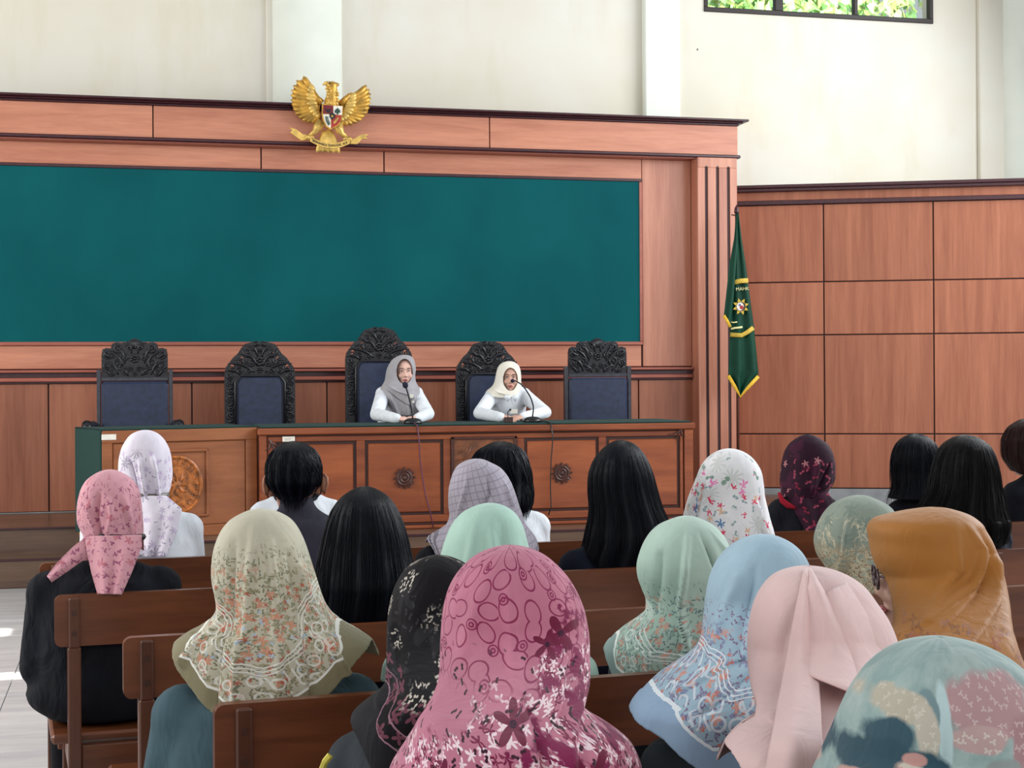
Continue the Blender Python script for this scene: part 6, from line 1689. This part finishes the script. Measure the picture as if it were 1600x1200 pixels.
def strip(name, pts, w, mat, off, par):
    """band of cloth along image points"""
    bm = bmesh.new(); bm_tube(bm, [pd(a, b, fd - 0.02 - off) for a, b in pts], w, 8, flat=(FWD, 0.25)); fix_normals(bm); return link(name, bm, mat, par, smooth=True)
strip('fringe', [(1138, 587), (1148, 604), (1157, 619), (1170, 604), (1185, 588)], 0.016, M_FRINGE, 0.012, flg)
strip('fringe', [(1131, 493), (1136, 501), (1141, 511)], 0.014, M_FRINGE, 0.045, flg)
strip('gold_band', [(1148, 441), (1157, 439), (1169, 438.5)], 0.022, M_FGOLD, 0.024, fcl)
strip('gold_band', [(1141, 523), (1159, 524), (1168, 519), (1177, 512)], 0.02, M_FGOLD, 0.024, fcl)
bm = bmesh.new(); sc_ = pd(1157.5, 479, fd - 0.052); kk = fd / F
stp = []
for k in range(32):
    rr = (13.5, 10.5, 7.5, 9.5)[k % 4] * kk; t = 2 * math.pi * k / 32 + 0.3
    stp.append((rr * math.cos(t) * 0.95, rr * math.sin(t)))
FM4 = lambda a, b, dd: sc_ + RGT * a + Vector((0, 0, b)) - FWD * dd
bm_prism(bm, stp, 0, 0.004, FM4); fix_normals(bm); su = link('sun_emblem', bm, M_FGOLD, fcl)
def disc(name, cx_, cy_, rx_, ry_, d0, d1, mat):
    bm = bmesh.new(); bm_prism(bm, [(cx_ * kk + rx_ * kk * math.cos(2 * math.pi * k / 20), cy_ * kk + ry_ * kk * math.sin(2 * math.pi * k / 20)) for k in range(20)], d0, d1, FM4); fix_normals(bm); link(name, bm, mat, su)
disc('emblem_ring', 0, 0, 7.2, 7.4, 0.004, 0.006, M_GBLK); disc('emblem_field', -1, 0, 5.6, 6.4, 0.006, 0.008, M_GWHT); disc('emblem_mark', 1.2, -1.4, 3, 3.2, 0.008, 0.010, M_GRED2); disc('emblem_mark', -1.8, 2.4, 2, 2, 0.008, 0.010, plain('emblem_blue', (110, 110, 150), 0.7))
MT = Matrix((RGT, Vector((0, 0, 1)), -FWD)).transposed().to_4x4()
def ftext(s, u, v, size, rot=0.0, mat=M_FGOLD):
    me = text_mesh(s, size, 0.001); me.transform(Matrix.Translation(pd(u, v, fd - 0.055)) @ MT @ Matrix.Rotation(rot, 4, 'Z')); link('lettering', me, mat, fcl)
M_FLET = plain('flag_letter', (224, 214, 150), 0.7)
ftext('MAHK', 1160, 451.5, 0.042, 0.06, M_FLET)
strip('motto_scroll', [(1142, 514), (1148, 512.5), (1154, 512), (1160, 511)], 0.009, M_FLET, 0.03, fcl)
strip('small_scroll', [(1142, 503), (1146, 504), (1152, 503)], 0.005, M_FLET, 0.03, fcl)

# ------------------------------------------------------------------ tree outside the high window
def leafmat(name, c):
    return plain(name, c, 0.7, 0, 0.25, 3)
tr = empty('tree', (X(1180, 18, 20), 18.2, 0), 0, 'bright green leafy tree outside the high window', 'tree')
bm = bmesh.new(); tx = X(1180, 18, 20); bm_tube(bm, [(tx, 18.2, 0), (tx + 0.1, 18.2, 3), (tx - 0.1, 18.3, 6)], [0.2, 0.15, 0.08], 8); link('trunk', bm, M_POLE, tr)
rl_ = random.Random(11)
sl_ = area('tree_fill_lamp', (tx + 0.5, 15.2, 5.6), (R(90), 0, 0), 4.0, 1.6, 420, (1.0, 1.0, 0.9)); sl_.rotation_euler = (R(90), 0, R(0))  # unseen area lamp added outdoors to brighten the leaves in place of sun
for mi, c in enumerate(((190, 226, 130), (150, 205, 130))):
    bm = bmesh.new()
    for k in range(1700):
        c_ = Vector((tx + 0.4 + rl_.gauss(0.0, 1.2), 18.2 + rl_.gauss(0, 0.6), 6.3 + rl_.gauss(0, 0.55)))
        M_ = Matrix.Translation(c_) @ Euler((rl_.uniform(0, 6), rl_.uniform(0, 6), rl_.uniform(0, 6))).to_matrix().to_4x4()
        q = [bm.verts.new(M_ @ Vector(p)) for p in ((-0.02, 0, 0), (0, -0.05, 0.01), (0.16, 0, 0), (0, 0.05, 0.01))]
        bm.faces.new(q)
    tag(link('foliage', bm, leafmat('leaf_%d' % mi, c), tr), kind='stuff')
